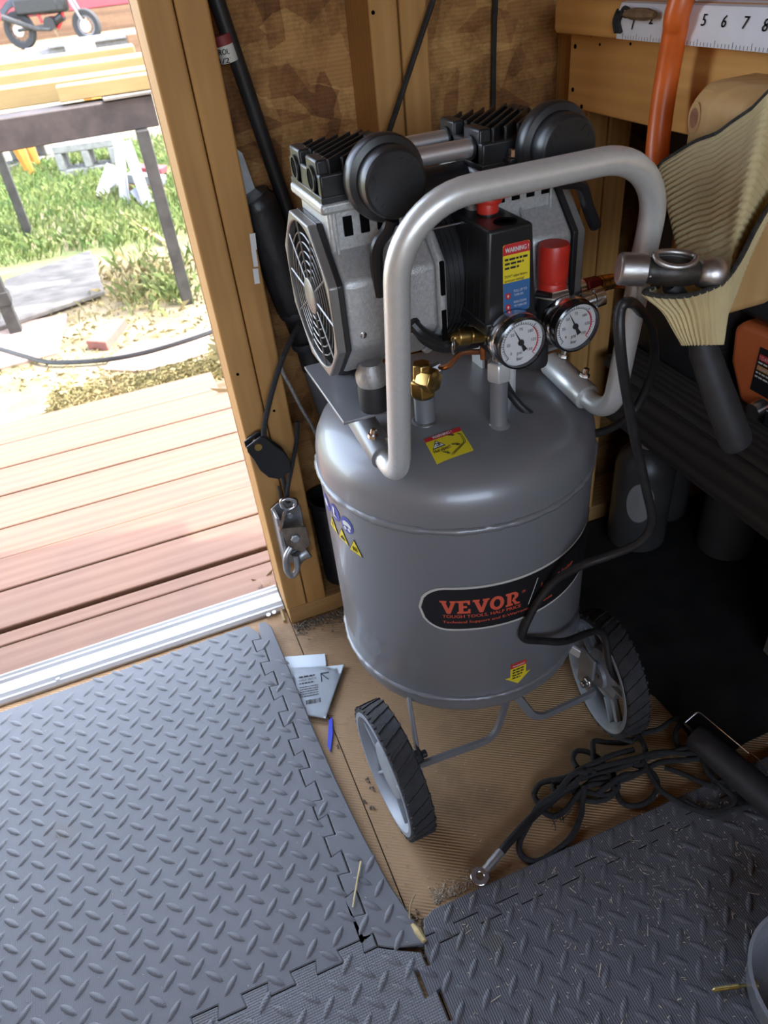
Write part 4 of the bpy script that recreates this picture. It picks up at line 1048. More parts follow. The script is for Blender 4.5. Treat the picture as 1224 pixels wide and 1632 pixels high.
# pressure switch
SX0, SX1, SY0, SY1 = .312, .363, .597, .694
def taper(z): return (z-.695)/.09
b = MB(); e = .0025
b.add([(SX0-.002, SY0-.001, .695), (SX1+.002, SY0-.001, .695), (SX1+.002, SY1, .695), (SX0-.002, SY1, .695), (SX0+e, SY0+e, .786), (SX1-e, SY0+e, .786), (SX1-e, SY1-e, .786), (SX0+e, SY1-e, .786)],
      [(0, 3, 2, 1), (4, 5, 6, 7), (0, 1, 5, 4), (1, 2, 6, 5), (2, 3, 7, 6), (3, 0, 4, 7)])
ps = b.build('pressure_switch', BLKP, AC, bevel=.003, seg=3)
MB().box((SX0-.003, SY0-.002, .687), (SX1+.003, SY1+.001, .700)).build('switch_base', BLKP, ps, bevel=.002)
for yy in (.612, .624, .641):
    MB().bar(V(SX0-.0014, yy, .702), V(SX0+.0020, yy, .770), .0012, .0014, up=(0, 1, 0)).build('switch_rib', BLKP, ps)
MB().lathe([(.0105, 0), (.0105, .012), (.0100, .013)], axm(V(.339, .648, .788), (0, 0, 1)), 24).lathe([(.0125, .010), (.0130, .0125), (.0125, .0145), (0, .0145)], axm(V(.339, .648, .788), (.05, -.1, 1)), 24).box((.345, .638, .800), (.357, .652, .8025)).build('stop_knob', RED, ps, smooth=30)
MB().cyl(V(.339, .648, .780), V(.339, .648, .790), .0085, n=18).build('knob_stem', BLKP, ps)
MB().lathe([(.011, 0), (.011, .0008), (.008, .001), (.0078, -.0006), (0, -.0006)], axm(V(.341, .617, .786), (0, 0, 1)), 24).build('adjust_hole', DARKV, ps)
slope = .0035/.091
def sface(u, v, h=0.0): return V(.339+u, SY0-.001+(v-.695)*slope-.0003-h, v)
MB().sheet(rrect(.0285, .066, .0028, 4, .0035, .7385), sface, .0004).build('switch_label', SYEL, ps, smooth=0)['label'] = 'red, yellow and blue WARNING label'
MB().sheet([(.0178-.0285, .7615), (.0178, .7615)]+[(.0178, .769), (.0155, .7715), (-.0085, .7715), (-.0107, .769)], sface, .0007).build('label_band', SRED, ps, smooth=0)
MB().sheet([(-.0107, .7355), (.0178, .7355), (.0178, .708), (.0155, .7055), (-.0085, .7055), (-.0107, .708)], sface, .0007).build('label_band', SBLU, ps, smooth=0)
tx = MB(); ptext('WARNING !', .0062, -.0085, .7640, sface, SWHT, ps, h=.0010, width=.0245, bold=.0003)
for k, s_ in enumerate(('PULL UP TO', 'TURN ON')): ptext(s_, .0034, .0005, .7255-.004*k, sface, SWHT, ps, h=.0010, width=(.014, .010)[k])
for k, s_ in enumerate(('PUSH DOWN', 'TO TURN OFF')): ptext(s_, .0034, .0005, .7145-.004*k, sface, SWHT, ps, h=.0010, width=(.0135, .014)[k])
tx = MB()
for k in range(3): put_bars(tx, -.009, .7565-.0040*k, (.024, .020, .015)[k], .0020, sface, .0010)
for k, s_ in enumerate(('', '', '', '', "DON'T adjust factory", 'pressure setting!')):
    if s_: put_text(tx, s_, .0036, -.009, .7565-.0040*k, sface, .0010, width=.0012*len(s_))
tx.build('label_text', PRINT, ps, smooth=0)
for zz in (.723, .712):
    MB().sheet(rrect(.0055, .0055, .001, 3, -.0058, zz), sface, .0010).build('label_button', SRED, ps, smooth=0)
    MB().sheet([(-.0072, zz-.0003), (-.0058, zz+.0016), (-.0044, zz-.0003), (-.0053, zz-.0003), (-.0053, zz-.0016), (-.0063, zz-.0016), (-.0063, zz-.0003)], sface, .0013).build('label_arrow', SWHT, ps, smooth=0)
# gauges
DCHR = pm('black_chrome', (.10, .10, .105), (.13, .13, .135), rough=.18, metal=.9)
def gauge(px, py, yf, r, ang):
    c = PY(px, py, yf); mt_ = axm(c, (0, -1, 0))
    fx = frame(c, (1, 0, 0), (0, 0, 1)); f_ = lambda u, v, h=0.0: fx @ Vector((u, v, h))
    gg = MB().lathe([(0, -.030), (r*.8, -.030), (r*.96, -.027), (r, -.020), (r, -.002), (r*.98, .0), (r*.90, .001), (r*.885, -.003)], mt_, 40, cap=False).build('pressure_gauge', DCHR, AC, smooth=35)
    MB().lathe([(r*.90, -.004), (0, -.004)], mt_, 40, cap=False).build('dial_face', DIAL, gg)
    MB().lathe([(r*1.001, -.021), (r*1.02, -.020), (r*1.02, -.010), (r*1.001, -.009)], mt_, 40, cap=False).build('gauge_band', CHROME, gg)
    tk, rd = MB(), MB()
    for k in range(37):
        a = math.radians(225-270*k/36); l = .13 if k % 6 == 0 else .06
        (rd if k > 24 else tk).tube([f_(r*.70*math.cos(a), r*.70*math.sin(a), -.0034), f_(r*(.70+l)*math.cos(a), r*(.70+l)*math.sin(a), -.0034)], .0003, 4)
    rd.tube([f_(r*.69*math.cos(math.radians(45-90*k/12)), r*.69*math.sin(math.radians(45-90*k/12)), -.0034) for k in range(13)], .0006, 4)
    tk.tube([f_(r*.69*math.cos(math.radians(225-180*k/20)), r*.69*math.sin(math.radians(225-180*k/20)), -.0034) for k in range(21)], .0002, 4)
    for k in range(7):
        a = math.radians(225-270*k/6); put_text(tk, str(k*25), r*.16, r*.50*math.cos(a)-r*.07, r*.50*math.sin(a)-r*.05, lambda u, v, h: f_(u, v, -.0034))
    put_text(tk, 'psi', r*.2, -r*.15, -r*.45, lambda u, v, h: f_(u, v, -.0034)); put_text(tk, 'bar', r*.2, -r*.15, -r*.68, lambda u, v, h: f_(u, v, -.0034))
    tk.build('dial_scale', PRINT, gg, smooth=0); rd.build('danger_scale', SRED, gg, smooth=0)
    a = math.radians(ang); dv = (math.cos(a), math.sin(a)); nv = (-dv[1], dv[0])
    nd = MB().sheet([(-dv[0]*r*.38+nv[0]*r*.09, -dv[1]*r*.38+nv[1]*r*.09), (-dv[0]*r*.38-nv[0]*r*.09, -dv[1]*r*.38-nv[1]*r*.09), (-nv[0]*r*.035, -nv[1]*r*.035), (dv[0]*r*.74, dv[1]*r*.74), (nv[0]*r*.035, nv[1]*r*.035)], f_, -.0026)
    nd.lathe([(r*.12, -.0028), (r*.10, -.0016), (0, -.0016)], mt_, 14); nd.build('needle', PRINT, gg, smooth=0)
    return gg
gauge(833, 548, .572, .0270, 118); gauge(920, 522, .584, .0268, 118)
MB().cyl(V(.345, .655, .676), V(.340, .598, .682), .009, n=14).build('gauge_stem', BRASS, AC)
MB().cyl(V(.408, .645, .672), V(.405, .608, .676), .009, n=14).build('gauge_stem', BRASS, AC)
p, q = V(.345, .636, .668), PY(722, 538, .640)
dv = (q-p)
sv = MB().lathe([(.0085, dv.length*.35), (.0085, dv.length*.62), (.0075, dv.length*.64), (.0092, dv.length*.66), (.0092, dv.length*.90), (.006, dv.length*.95), (.004, dv.length*1.02), (.004, dv.length*1.07), (0, dv.length*1.08)], axm(p, dv), 18).build('safety_valve', BRASS, AC, bevel=.0006)
MB().lathe([(.0115, dv.length*.12), (.0115, dv.length*.36)], axm(p, dv), 6).build('valve_collar', STEEL, sv)
rc = PY(723, 552, .632)
MB().tube([rc+V(.0065*math.cos(2*math.pi*i/20)*.5, .0065*math.cos(2*math.pi*i/20)*.6, .0085*math.sin(2*math.pi*i/20)) for i in range(20)], .0011, 6, closed=True).build('pull_ring', STEEL, sv)
# wiring from motor to switch
MB().tube(crom([PY(658, 516, .640), PY(672, 530, .636), PY(700, 545, .640), PY(730, 548, .652), PY(760, 535, .662)], 6), .0062, 10).build('motor_lead', BLKC, AC)
MB().tube(crom([PY(662, 523, .646), PY(680, 545, .646), PY(712, 556, .654), PY(760, 548, .664)], 6), .0045, 10).build('motor_lead', BLKC, AC)
MB().lathe([(.009, 0), (.009, .008), (.007, .010)], axm(PY(655, 513, .648), (-.3, -1, 0)), 14).build('cable_gland', BLKP, AC)
# mains cord: loops over the handle, hangs down in front of the tank and ends on the floor
cpts = [PY(797, 590, .665), PY(812, 625, .668), PY(845, 660, .655), PY(900, 688, .645), PY(960, 688, .64), PY(1010, 655, .645), PY(1040, 590, .63), PY(1040, 530, .60), PY(1018, 492, .565),
        PD(1000, 482, .650), PD(988, 496, .645), PD(988, 545, .655), PD(996, 610, .685), PD(1012, 700, .735), PD(1030, 780, .78), PD(1039, 832, .81), PD(1020, 864, .83), PD(975, 884, .85),
        PD(930, 900, .865), PT(885, 925, .016), PT(855, 962, .008), PT(835, 1003, .008), PT(836, 1018, .009), PT(862, 1021, .012), PT(900, 1022, .022), V(.470, .565, .215), PZ(975, 1070, .15), PZ(1005, 1100, .10), PZ(1025, 1118, .05), PZ(1030, 1150, .012)]
MB().tube(crom(cpts, 8), .0052, 10).build('mains_cord', BLKC, AC, smooth=60)

# ------------------------------------------------------------------ foam floor mats
TH = 0.012
def puzzle(p, q, n, d):
    """interlocking dovetail edge from p to q (n teeth of depth d to the left of travel)"""
    p, q = Vector((*p, 0)), Vector((*q, 0)); t = (q-p); ln = t.length; t.normalize(); nn = V(-t.y, t.x, 0)
    out = []; pit = ln/n
    for i in range(n):
        for f_, k in ((.0, 0), (.29, 0), (.23, 1), (.77, 1), (.71, 0)):
            v = p+t*(pit*(i+f_))+nn*(d*k); out.append((v.x, v.y))
    out.append((q.x, q.y)); return out
def inside(x, y, poly):
    c = False; j = len(poly)-1
    for i in range(len(poly)):
        xi, yi = poly[i]; xj, yj = poly[j]
        if (yi > y) != (yj > y) and x < (xj-xi)*(y-yi)/(yj-yi+1e-12)+xi: c = not c
        j = i
    return c
PIT = 0.0350
def lens(mb, x, y, a, L_=.0305, W_=.0100, H_=.0022, z0=TH):
    ca, sa = math.cos(a), math.sin(a)
    f_ = lambda u, v, h: (x+u*ca-v*sa, y+u*sa+v*ca, z0+h)
    us = (-.5, -.3, 0, .3, .5); vs = []; fs = []
    for u in us[1:4]: k = 1-(2*u)**2*.9; vs += [f_(u*L_, -W_/2*k, -.0003), f_(u*L_, -W_*.22*k, H_*.8*(.75+.25*k)), f_(u*L_, W_*.22*k, H_*.8*(.75+.25*k)), f_(u*L_, W_/2*k, -.0003)]
    vs += [f_(-.5*L_, 0, -.0003), f_(.5*L_, 0, -.0003)]
    for i in range(2):
        for j in range(3): fs.append((4*i+j, 4*i+4+j, 4*i+5+j, 4*i+1+j))
    for j in range(3): fs.append((12, j, j+1)); fs.append((13, 8+j+1, 8+j))
    mb.add(vs, fs)
def foam(name, poly, mat, label, ox=0., oy=0., shrink=None, clip=None, warp=None):
    z0, z1 = .0003, TH
    t = MB().prism(poly, z0, z1, lambda u, v, h: (u, v, h)).build(name, mat, bevel=.0016)
    tag(t, label, 'foam mat')
    b = MB()
    xs = [p[0] for p in poly]; ys = [p[1] for p in poly]
    i0, i1 = int(min(xs)/PIT)-1, int(max(xs)/PIT)+1; j0, j1 = int(min(ys)/PIT)-1, int(max(ys)/PIT)+1
    for i in range(i0, i1+1):
        for j in range(j0, j1+1):
            for k in (0, 1):
                x, y = (i+.5*k)*PIT+ox, (j+.5*k)*PIT+oy
                if clip and not clip(x, y): continue
                if inside(x, y, poly) and all(inside(x+dx, y+dy, poly) for dx, dy in ((.006, 0), (-.006, 0), (0, .006), (0, -.006))):
                    lens(b, x, y, math.pi/4 if k == 0 else -math.pi/4)
    if b.v: stuff(b.build('raised_tread', mat, t, smooth=60))
    return t
OX, OY = -.2058+6*PIT, .7399-21*PIT
seamA = puzzle((.046, .394), (.034, .985), 10, .016)      # tooth bulge towards -x
seamB = puzzle((-.575, .394), (.046, .394), 10, .016)
pA = seamB + seamA[1:] + [(.020, 1.0125), (-.575, 1.004)]
foam('foam_mat', pA, MAT1, 'grey diamond tread foam mat right inside the doorway', OX, OY, clip=lambda x, y: y > .2)
sA = [(x+.0014, y) for x, y in seamA]
stripA = [(x, y) for x, y in sA] + [(.040, 1.010), (.052, 1.008), (.060, .990), (.063, .90), (.066, .75), (.071, .64), (.078, .545), (.088, .46), (.100, .405), (.106, .372), (.062, .385)]
foam('mat_edge_strip', stripA, MAT1, 'grey foam edging strip along the right side of the doorway mat', OX, OY)
seamBC = puzzle((.096, -.20), (.094, .366), 9, .016)
pB = [(-.575, -.20)] + [(.096, -.20)] + seamBC[1:] + [(.060, .384), (.046, .3925)] + [(x, y-.0014) for x, y in reversed(seamB)][1:]
foam('foam_mat', pB, MAT3, 'grey cross-hatched foam mat nearest the camera at lower left', OX, OY, clip=lambda x, y: y > .1)
seamT = puzzle((.104, .3795), (.755, .3795), 11, -.014)
pC = [(.100, -.20), (.755, -.20)] + [(x, y) for x, y in reversed(seamT)] + [(x+.0052, y) for x, y in reversed(seamBC)]
OX2, OY2 = .2151-6*PIT, .289-8*PIT
foam('foam_mat', pC, MAT2, 'dark dusty foam mat at lower right in front of the compressor', OX2, OY2, clip=lambda x, y: y > .1)
stripC = [(x, y+.0014) for x, y in seamT] + [(.755, .4055), (.128, .4065), (.112, .400), (.106, .3835)]
foam('mat_edge_strip', stripC, MAT2, 'dark foam edging strip along the far side of the dusty mat', OX2, OY2)

# ------------------------------------------------------------------ workbench on the right
wbn = thing('workbench', 'pine workbench along the right wall above the compressor', 'workbench', (.93, .2, 0))
MB().prism([(.614, .890), (.617, .8845), (1.24, .8845), (1.24, .9225), (.622, .9225), (.616, .918), (.614, .912)], -1.2, .985, lambda u, v, h: (u, h, v)).build('bench_top', RAILY, wbn, bevel=.002)
rail = MB().box((.640, -1.2, .795), (.678, .985, .884)).build('front_rail', RAILY, wbn, bevel=.002)
hb = MB()
for px, py in ((917, 74), (913, 143), (927, 170), (1005, 70), (1057, 70), (942, 57), (956, 71)):
    p = PX(px, py, .6398); hb.cyl(p+V(-.0006, 0, 0), p+V(.003, 0, 0), .0028 if px < 930 else .0016, n=8)
hb.build('screw_holes', DARKV, rail, smooth=0)
MB().box((1.16, -1.2, .795), (1.20, .985, .884)).build('back_rail', RAILY, wbn)
pst = MB().prism([(.560, .655), (.639, .655), (.639, .866), (.578, .866), (.560, .852)], .562, .650, lambda u, v, h: (u, h, v)).build('bench_post', wood('post_pine', (.66, .42, .18), (.56, .33, .12), 'Z', rings=14, contrast=(.1, .95)), wbn, bevel=.010, seg=3)
p = PX(1106, 188, .5595)
MB().sheet(disc(.0105, 24), lambda u, v, h: V(p.x, p.y+u*.8, p.z+v*1.35)).build('knot_ring', pm('knot_pale', (.48, .26, .10), (.54, .31, .12), scale=60, rough=.7), pst, smooth=0)
MB().sheet(disc(.0065, 20), lambda u, v, h: V(p.x-.0002, p.y+u*.85, p.z+v*1.4)).build('knot', pm('knot_brown', (.24, .10, .045), (.34, .16, .07), scale=90, rough=.7), pst, smooth=0)
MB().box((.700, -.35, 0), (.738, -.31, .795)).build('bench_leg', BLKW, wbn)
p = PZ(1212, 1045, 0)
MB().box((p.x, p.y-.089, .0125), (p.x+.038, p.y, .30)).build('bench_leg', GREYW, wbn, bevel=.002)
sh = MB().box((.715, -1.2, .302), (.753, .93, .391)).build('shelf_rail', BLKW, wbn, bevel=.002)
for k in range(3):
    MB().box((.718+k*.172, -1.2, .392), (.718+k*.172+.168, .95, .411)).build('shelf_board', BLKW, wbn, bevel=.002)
# paper measuring strip with hand-written numbers
fy = lambda u, v, h=0.0: V(.6135-h, -u, v)
ps_ = PX(985, 48, .6135)
b = MB().prism([(.6132, .8862), (.6132, .914), (.6165, .9205), (.632, .9238), (.632, .9230), (.6172, .9198), (.6139, .9138), (.6139, .8862)], -1.0, ps_.y, lambda u, v, h: (u-.0012, h, v))
strip = tag(b.build('measuring_strip', PAPER), 'white paper measuring strip with hand-written numbers on the bench edge', 'measuring strip')
tx = MB()
for s_, px, py in (('1', 1012, 37), ('2', 1040, 28), ('3', 1066, 28), ('4', 1094, 28), ('5', 1124, 30), ('6', 1156, 32), ('7', 1190, 34), ('8', 1222, 38)):
    p = PX(px, py, .6120); put_text(tx, s_, .0150, -p.y-.005, p.z-.006, fy, .0022, shear=.25, bold=.0007)
for k in range(120):
    yy = ps_.y-.012-k*.005
    tx.add([fy(-yy, .8866, .0018), fy(-yy+.0006, .8866, .0018), fy(-yy+.0006, .8866+(.006 if k % 5 == 0 else .0035), .0018), fy(-yy, .8866+(.006 if k % 5 == 0 else .0035), .0018)], [(0, 1, 2, 3)])
tx.build('strip_numbers', PRINT, strip, smooth=0)
kt = thing('tied_cord', 'black cord tied round the bench edge with a brown toggle', 'cord', tuple(PX(990, 30, .60)))
b = MB()
for dx in (0, .004, -.005):
    b.tube(crom([PX(986+dx*900, 52, .6105), PX(983+dx*800, 35, .6105), PX(988+dx*900, 20, .612), PX(995+dx*600, 8, .630), PX(1012, 10, .640)], 5), .0022, 6)
b.tube(crom([PX(995, 12, .608), PX(1005, 18, .606), PX(1000, 26, .607), PX(991, 22, .608)], 5, True), .002, 6, closed=True)
b.build('knot', ROPE, kt)
MB().tube([PX(996, 22, .606), PX(1010, 22, .604), PX(1030, 23, .604), PX(1044, 24, .605)], [.003, .006, .006, .0035], 8).build('toggle', pm('brown_leather', (.20, .12, .06), (.12, .07, .035), scale=90, rough=.8, bump=.5), kt)
# orange air hose
hps = [V(1.02, .30, .936), V(.92, .42, .936), V(.80, .56, .955), V(.70, .66, 1.04), V(.635, .725, 1.03), PX(1086, 0, .602), PX(1076, 50, .604), PX(1066, 105, .606), PX(1057, 160, .604), PX(1050, 215, .600), PX(1045, 270, .592), PX(1038, 330, .575), PX(1028, 390, .552), PY(1012, 432, .668), PY(992, 446, .660), PY(972, 449, .655)]
oh = thing('air_hose', 'orange air hose hanging over the bench edge down to the compressor outlet', 'hose', tuple(hps[9]))
hr = [.0128]*13+[.0115, .008, .0075]
cp_ = crom(hps, 6); MB().tube(cp_, [hr[min(len(hr)-1, int(i/6))] for i in range(len(cp_))], 16).build('hose', ORNG, oh, smooth=60)
p, q = PY(972, 449, .655), PY(928, 459, .652); d = (q-p)
MB().lathe([(.0085, -.002), (.0085, d.length*.14), (.0072, d.length*.16), (.009, d.length*.18), (.009, d.length*.34), (.0075, d.length*.36), (.009, d.length*.38), (.009, d.length*.44)], axm(p, d), 18).build('brass_ferrule', BRASS, oh)
MB().lathe([(.0085, d.length*.44), (.0100, d.length*.46), (.0100, d.length*.90), (.008, d.length*.94)], axm(p, d), 6).build('red_fitting', pm('dark_red_metal', (.28, .02, .025), rough=.35, metal=.4), oh, bevel=.0008)

# ------------------------------------------------------------------ tool holster with the hammer
ho = thing('tool_holster', 'tan ribbed fabric holster with black edging nailed to the bench post', 'tool holster', tuple(PD(1120, 545, .66)))
mouth = [PD(1026, 466, .628), PD(1055, 472, .618), PD(1090, 472, .612), PD(1125, 463, .612), PD(1155, 447, .615), PD(1180, 412, .622), PD(1200, 372, .63), PD(1224, 330, .64), PD(1262, 270, .655), PD(1270, 200, .67),
         PX(1240, 140, .556), PX(1200, 172, .555), PX(1165, 196, .553), PX(1142, 213, .551), PX(1110, 225, .550), PX(1080, 243, .546), PX(1050, 265, .540), PX(1063, 288, .542), PX(1076, 312, .545), PX(1095, 355, .545), PX(1115, 400, .540), PX(1110, 435, .53), PX(1075, 452, .50), PD(1045, 458, .645)]
mouth = crom(mouth, 3, True); nm_ = len(mouth)
bc = PD(1119, 549, .652); bx_, by_ = RGT, V(0, 0, 0)
low = []
mcen = PD(1105, 455, .632)
for i in range(nm_):
    dd = mouth[i]-mcen; a = math.atan2(dd.dot(FWD)+.45*dd.dot(UPV), dd.dot(RGT)*1.0)
    low.append(bc + RGT*(.0165*math.cos(a)) + FWD*(.0140*math.sin(a)) + UPV*(.0035*math.sin(a)))
# align start: the first mouth point is the left front one
def hol(i, t):
    p, q = mouth[i % nm_], low[i % nm_]
    w_ = .55*t+.45*t*t
    c = p.lerp(q, w_)
    # belly then waist
    mid = bc + (UPV*.045) + FWD*-.0
    c = c + (mid-c)*(.10*math.sin(math.pi*t)**2)
    return c
NV = 120
vs, fs = [], []
grid = [[hol(i, j/NV) for i in range(nm_)] for j in range(NV+1)]
cen = [sum((p for p in row), V(0, 0, 0))/nm_ for row in grid]
for j, row in enumerate(grid):
    for i in range(nm_):
        for s_ in (0, 1):
            a = row[i].lerp(row[(i+1) % nm_], .5*s_)
            j0, j1 = max(0, j-1), min(NV, j+1)
            nrm = (row[(i+1) % nm_]-row[(i-1) % nm_]).cross(grid[j1][i]-grid[j0][i])
            nrm = nrm.normalized() if nrm.length > 1e-9 else V(0, 0, 0)
            uu = i/nm_
            wf_ = 1.0 if (uu < .30 or uu > .93) else (0.0 if .38 < uu < .86 else (1-(uu-.30)/.08 if uu < .5 else (uu-.86)/.07))
            wf_ = max(wf_, min(1, max(0, (j/NV-.62)/.15)))
            off = wf_*(.0016 if s_ else -.0016)*(1-.35*j/NV)+(1-wf_)*.0013*math.sin(j*math.pi/2+.8)*min(1, j/5)
            vs.append(a + nrm*off)
m2 = nm_*2
for j in range(NV):
    for i in range(m2): fs.append((j*m2+i, j*m2+(i+1) % m2, (j+1)*m2+(i+1) % m2, (j+1)*m2+i))
MB().add(vs, fs).build('fabric_sleeve', FABR, ho, smooth=80, solid=.0016)
MB().tube(mouth, .0022, 6, closed=True).build('edge_binding', EDGE, ho, smooth=60)
MB().tube([PX(1076, 314, .545), PX(1058, 355, .53), PX(1040, 406, .50)], .0016, 6).build('hanging_cord', EDGE, ho)
for px, py in ((1205, 204),): MB().lathe([(.0045, 0), (.004, .0015), (0, .002)], axm(PX(px, py, .5515), (-1, 0, .1)), 12).build('copper_tack', COPPER, ho)
# ball-peen hammer
hm = thing('ball_peen_hammer', 'ball-peen hammer hanging head up in the fabric holster', 'hammer', tuple(PD(1180, 690, .69)))
ha, hb_ = PD(985, 428, .622), PD(1152, 437, .618)
hx = (hb_-ha).normalized(); hl = (hb_-ha).length
hdn = (PD(1182, 690, .70)-ha.lerp(hb_, .47)); hdn = (hdn-hx*hdn.dot(hx)*.55).normalized()
MB().lathe([(0, 0), (.0118, 0), (.0132, .0012), (.0136, .003), (.0136, hl*.255), (.0122, hl*.27)], axm(ha, hx), 32).build('striking_face', HAMM, hm, smooth=40)
body = MB()
prof = [(.26, .0118, .0118), (.29, .0112, .0108), (.36, .0130, .0118), (.48, .0145, .0125), (.58, .0136, .0120), (.68, .0112, .0110), (.76, .0090, .0092)]
hz = -hdn; hy = hz.cross(hx).normalized(); hz = hx.cross(hy)
nn = 28
# eye opening cut in the top: build body as ring sections with a sunken oval
vs, fs = [], []
for t, ry, rz in prof:
    for i in range(nn):
        a = 2*math.pi*i/nn
        vs.append(ha+hx*(hl*t)+hy*(ry*math.cos(a))+hz*(rz*math.sin(a)))
for j in range(len(prof)-1):
    for i in range(nn): fs.append((j*nn+i, j*nn+(i+1) % nn, (j+1)*nn+(i+1) % nn, (j+1)*nn+i))
body.add(vs, fs).build('head_body', HAMD, hm, smooth=60)
ec = ha+hx*(hl*.49)+(hz*.6-FWD*.55).normalized()*.0095
er = MB(); fr_ = frame(ec, hx, hx.cross((hz*.75-FWD*.55).normalized())*-1)
er.tube([fr_ @ Vector((.0170*math.cos(2*math.pi*i/32), .0098*math.sin(2*math.pi*i/32), .0062-.003*(abs(math.sin(2*math.pi*i/32))))) for i in range(32)], .0026, 8, closed=True).build('eye_rim', HAMM, hm, smooth=60)
er = MB().grid(24, 4, lambda u, v: fr_ @ Vector(((.0162-.002*v)*math.cos(2*math.pi*u), (.0090-.0015*v)*math.sin(2*math.pi*u), .005-.007*v)), closeu=True)
er.build('eye_wall', HAMM, hm)
MB().sheet(disc(.0145, 24), lambda u, v, h: fr_ @ Vector((u, v*.52, -.0005))).build('handle_end', pm('pale_handle_end', (.42, .36, .27), (.26, .22, .16), scale=120, rough=.8), hm, smooth=0)
MB().lathe([(.0088, 0), (.0112, .002), (.0118, .005), (.0130, .008), (.0137, .0125), (.0132, .0180), (.0108, .0225), (.0062, .0255), (0, .0266)], axm(ha+hx*(hl*.75), hx), 32).build('ball_peen', HAMM, hm, smooth=60)
for t, a in ((.30, 1.35), (.52, 1.9), (.44, 1.45)):
    c = ha+hx*(hl*t)+(-FWD)*.0112; MB().lathe([(.0036, 0), (.0025, .0006), (0, .0008)], axm(c+hz*(-.006), -FWD) @ Matrix.Scale(1.5, 4, (1, 0, 0)), 9).build('paint_fleck', SCRM if t < .4 else pm('tan_fleck', (.5, .42, .25), rough=.8), hm)
h0 = ha+hx*(hl*.49)
he = PD(1176, 705, .69)
MB().tube([h0+hdn*.012, PD(1112, 520, .647), PD(1122, 560, .655), PD(1150, 640, .675), PD(1172, 700, .690), PD(1176, 708, .692)], [.0085, .011, .0150, .0168, .0172, .0155], 18, flat=.85).build('handle', BLKR, hm, smooth=60)

# ------------------------------------------------------------------ things on and under the lower shelf
om = thing('orange_power_tool', 'orange cased machine with a black warning label on the lower shelf', 'machine', (.86, .62, .411))
MB().prism([(.50, .425), (.712, .418), (.745, .470), (.752, .522), (.735, .535), (.50, .548)], .785, .98, lambda u, v, h: (h, u, v)).build('casing', ORNM, om, bevel=.010, seg=3)
MB().box((.79, .48, .540), (.97, .755, .585)).build('top_cover', BLKP, om, bevel=.01)
MB().box((.79, .49, .4112), (.97, .70, .426)).build('base', BLKP, om, bevel=.004)
lf = lambda u, v, h=0.0: V(.7848-h, .712-u, .425+v)
MB().sheet([(.016, .022), (.21, .022), (.21, .092), (.016, .088)], lf, .0006).build('warning_label', SBLK, om, smooth=0)
MB().sheet([(.019, .070), (.052, .070), (.052, .0785), (.019, .0785)], lf, .0010).build('danger_box', SRED, om, smooth=0)
MB().sheet([(.019, .055), (.052, .055), (.052, .0625), (.019, .0625)], lf, .0010).build('warning_box', ORNL, om, smooth=0)
ptext('! DANGER', .0075, .0205, .0715, lf, SCRM, om, h=.0014, width=.030); ptext('! WARNING', .0075, .0205, .0563, lf, SCRM, om, h=.0014, width=.030)
for k in range(5):
    b = MB(); put_bars(b, .055 if k in (0, 2) else .019, (.0735, .0650, .0585, .0500, .0440)[k], .13, .0026, lf, .0010); b.build('label_line', SCRM, om, smooth=0)
MB().lathe([(.011, 0), (.012, .004), (.012, .02)], axm(V(.783, .664, .436), (-1, 0, -.2)), 14).build('chrome_fitting', CHROME, om)
MB().box((.775, .60, .4112), (.80, .655, .440)).build('latch', BLKP, om, bevel=.004)
ct = thing('shade_box', 'added black box darkening the back of the lower shelf', 'crate', (.98, .87, .411))  # made-up black box, put in to darken the shaded back of the shelf
MB().prism([(.775, .4115), (1.19, .4115), (1.20, .77), (.765, .77)], .765, .965, lambda u, v, h: (u, h, v)).build('shade_box_body', BLKP, ct, bevel=.012, seg=3)
MB().box((.758, .758, .762), (1.207, .972, .782)).build('shade_box_lid', BLKP, ct, bevel=.004)
for k in range(4): MB().box((.768+.012*0, .763, .47+k*.07), (1.19, .766, .478+k*.07)).build('shade_box_rib', BLKP, ct)
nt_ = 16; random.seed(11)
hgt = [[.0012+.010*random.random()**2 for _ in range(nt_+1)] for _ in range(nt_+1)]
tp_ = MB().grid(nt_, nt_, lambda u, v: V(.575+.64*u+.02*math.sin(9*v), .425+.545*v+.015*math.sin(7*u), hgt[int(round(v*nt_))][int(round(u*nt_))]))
tag(tp_.build('shade_sheet', pm('shade_sheet_black', (.012, .012, .012), (.02, .019, .018), scale=20, rough=.7, spec=.2), smooth=60), 'added crumpled black sheet standing in for shade under the workbench', 'added_sheet')  # added black sheet: its colour gives the floor its deep under-bench shade
cns = [((.80, .90), .055, .26, 'dark jug with an oval white label on the floor under the shelf', 'jug'), ((.93, .80), .05, .22, 'dark round jar on the floor under the shelf', 'jar'), ((.90, .95), .05, .20, 'small dark can at the back wall under the shelf', 'can')]
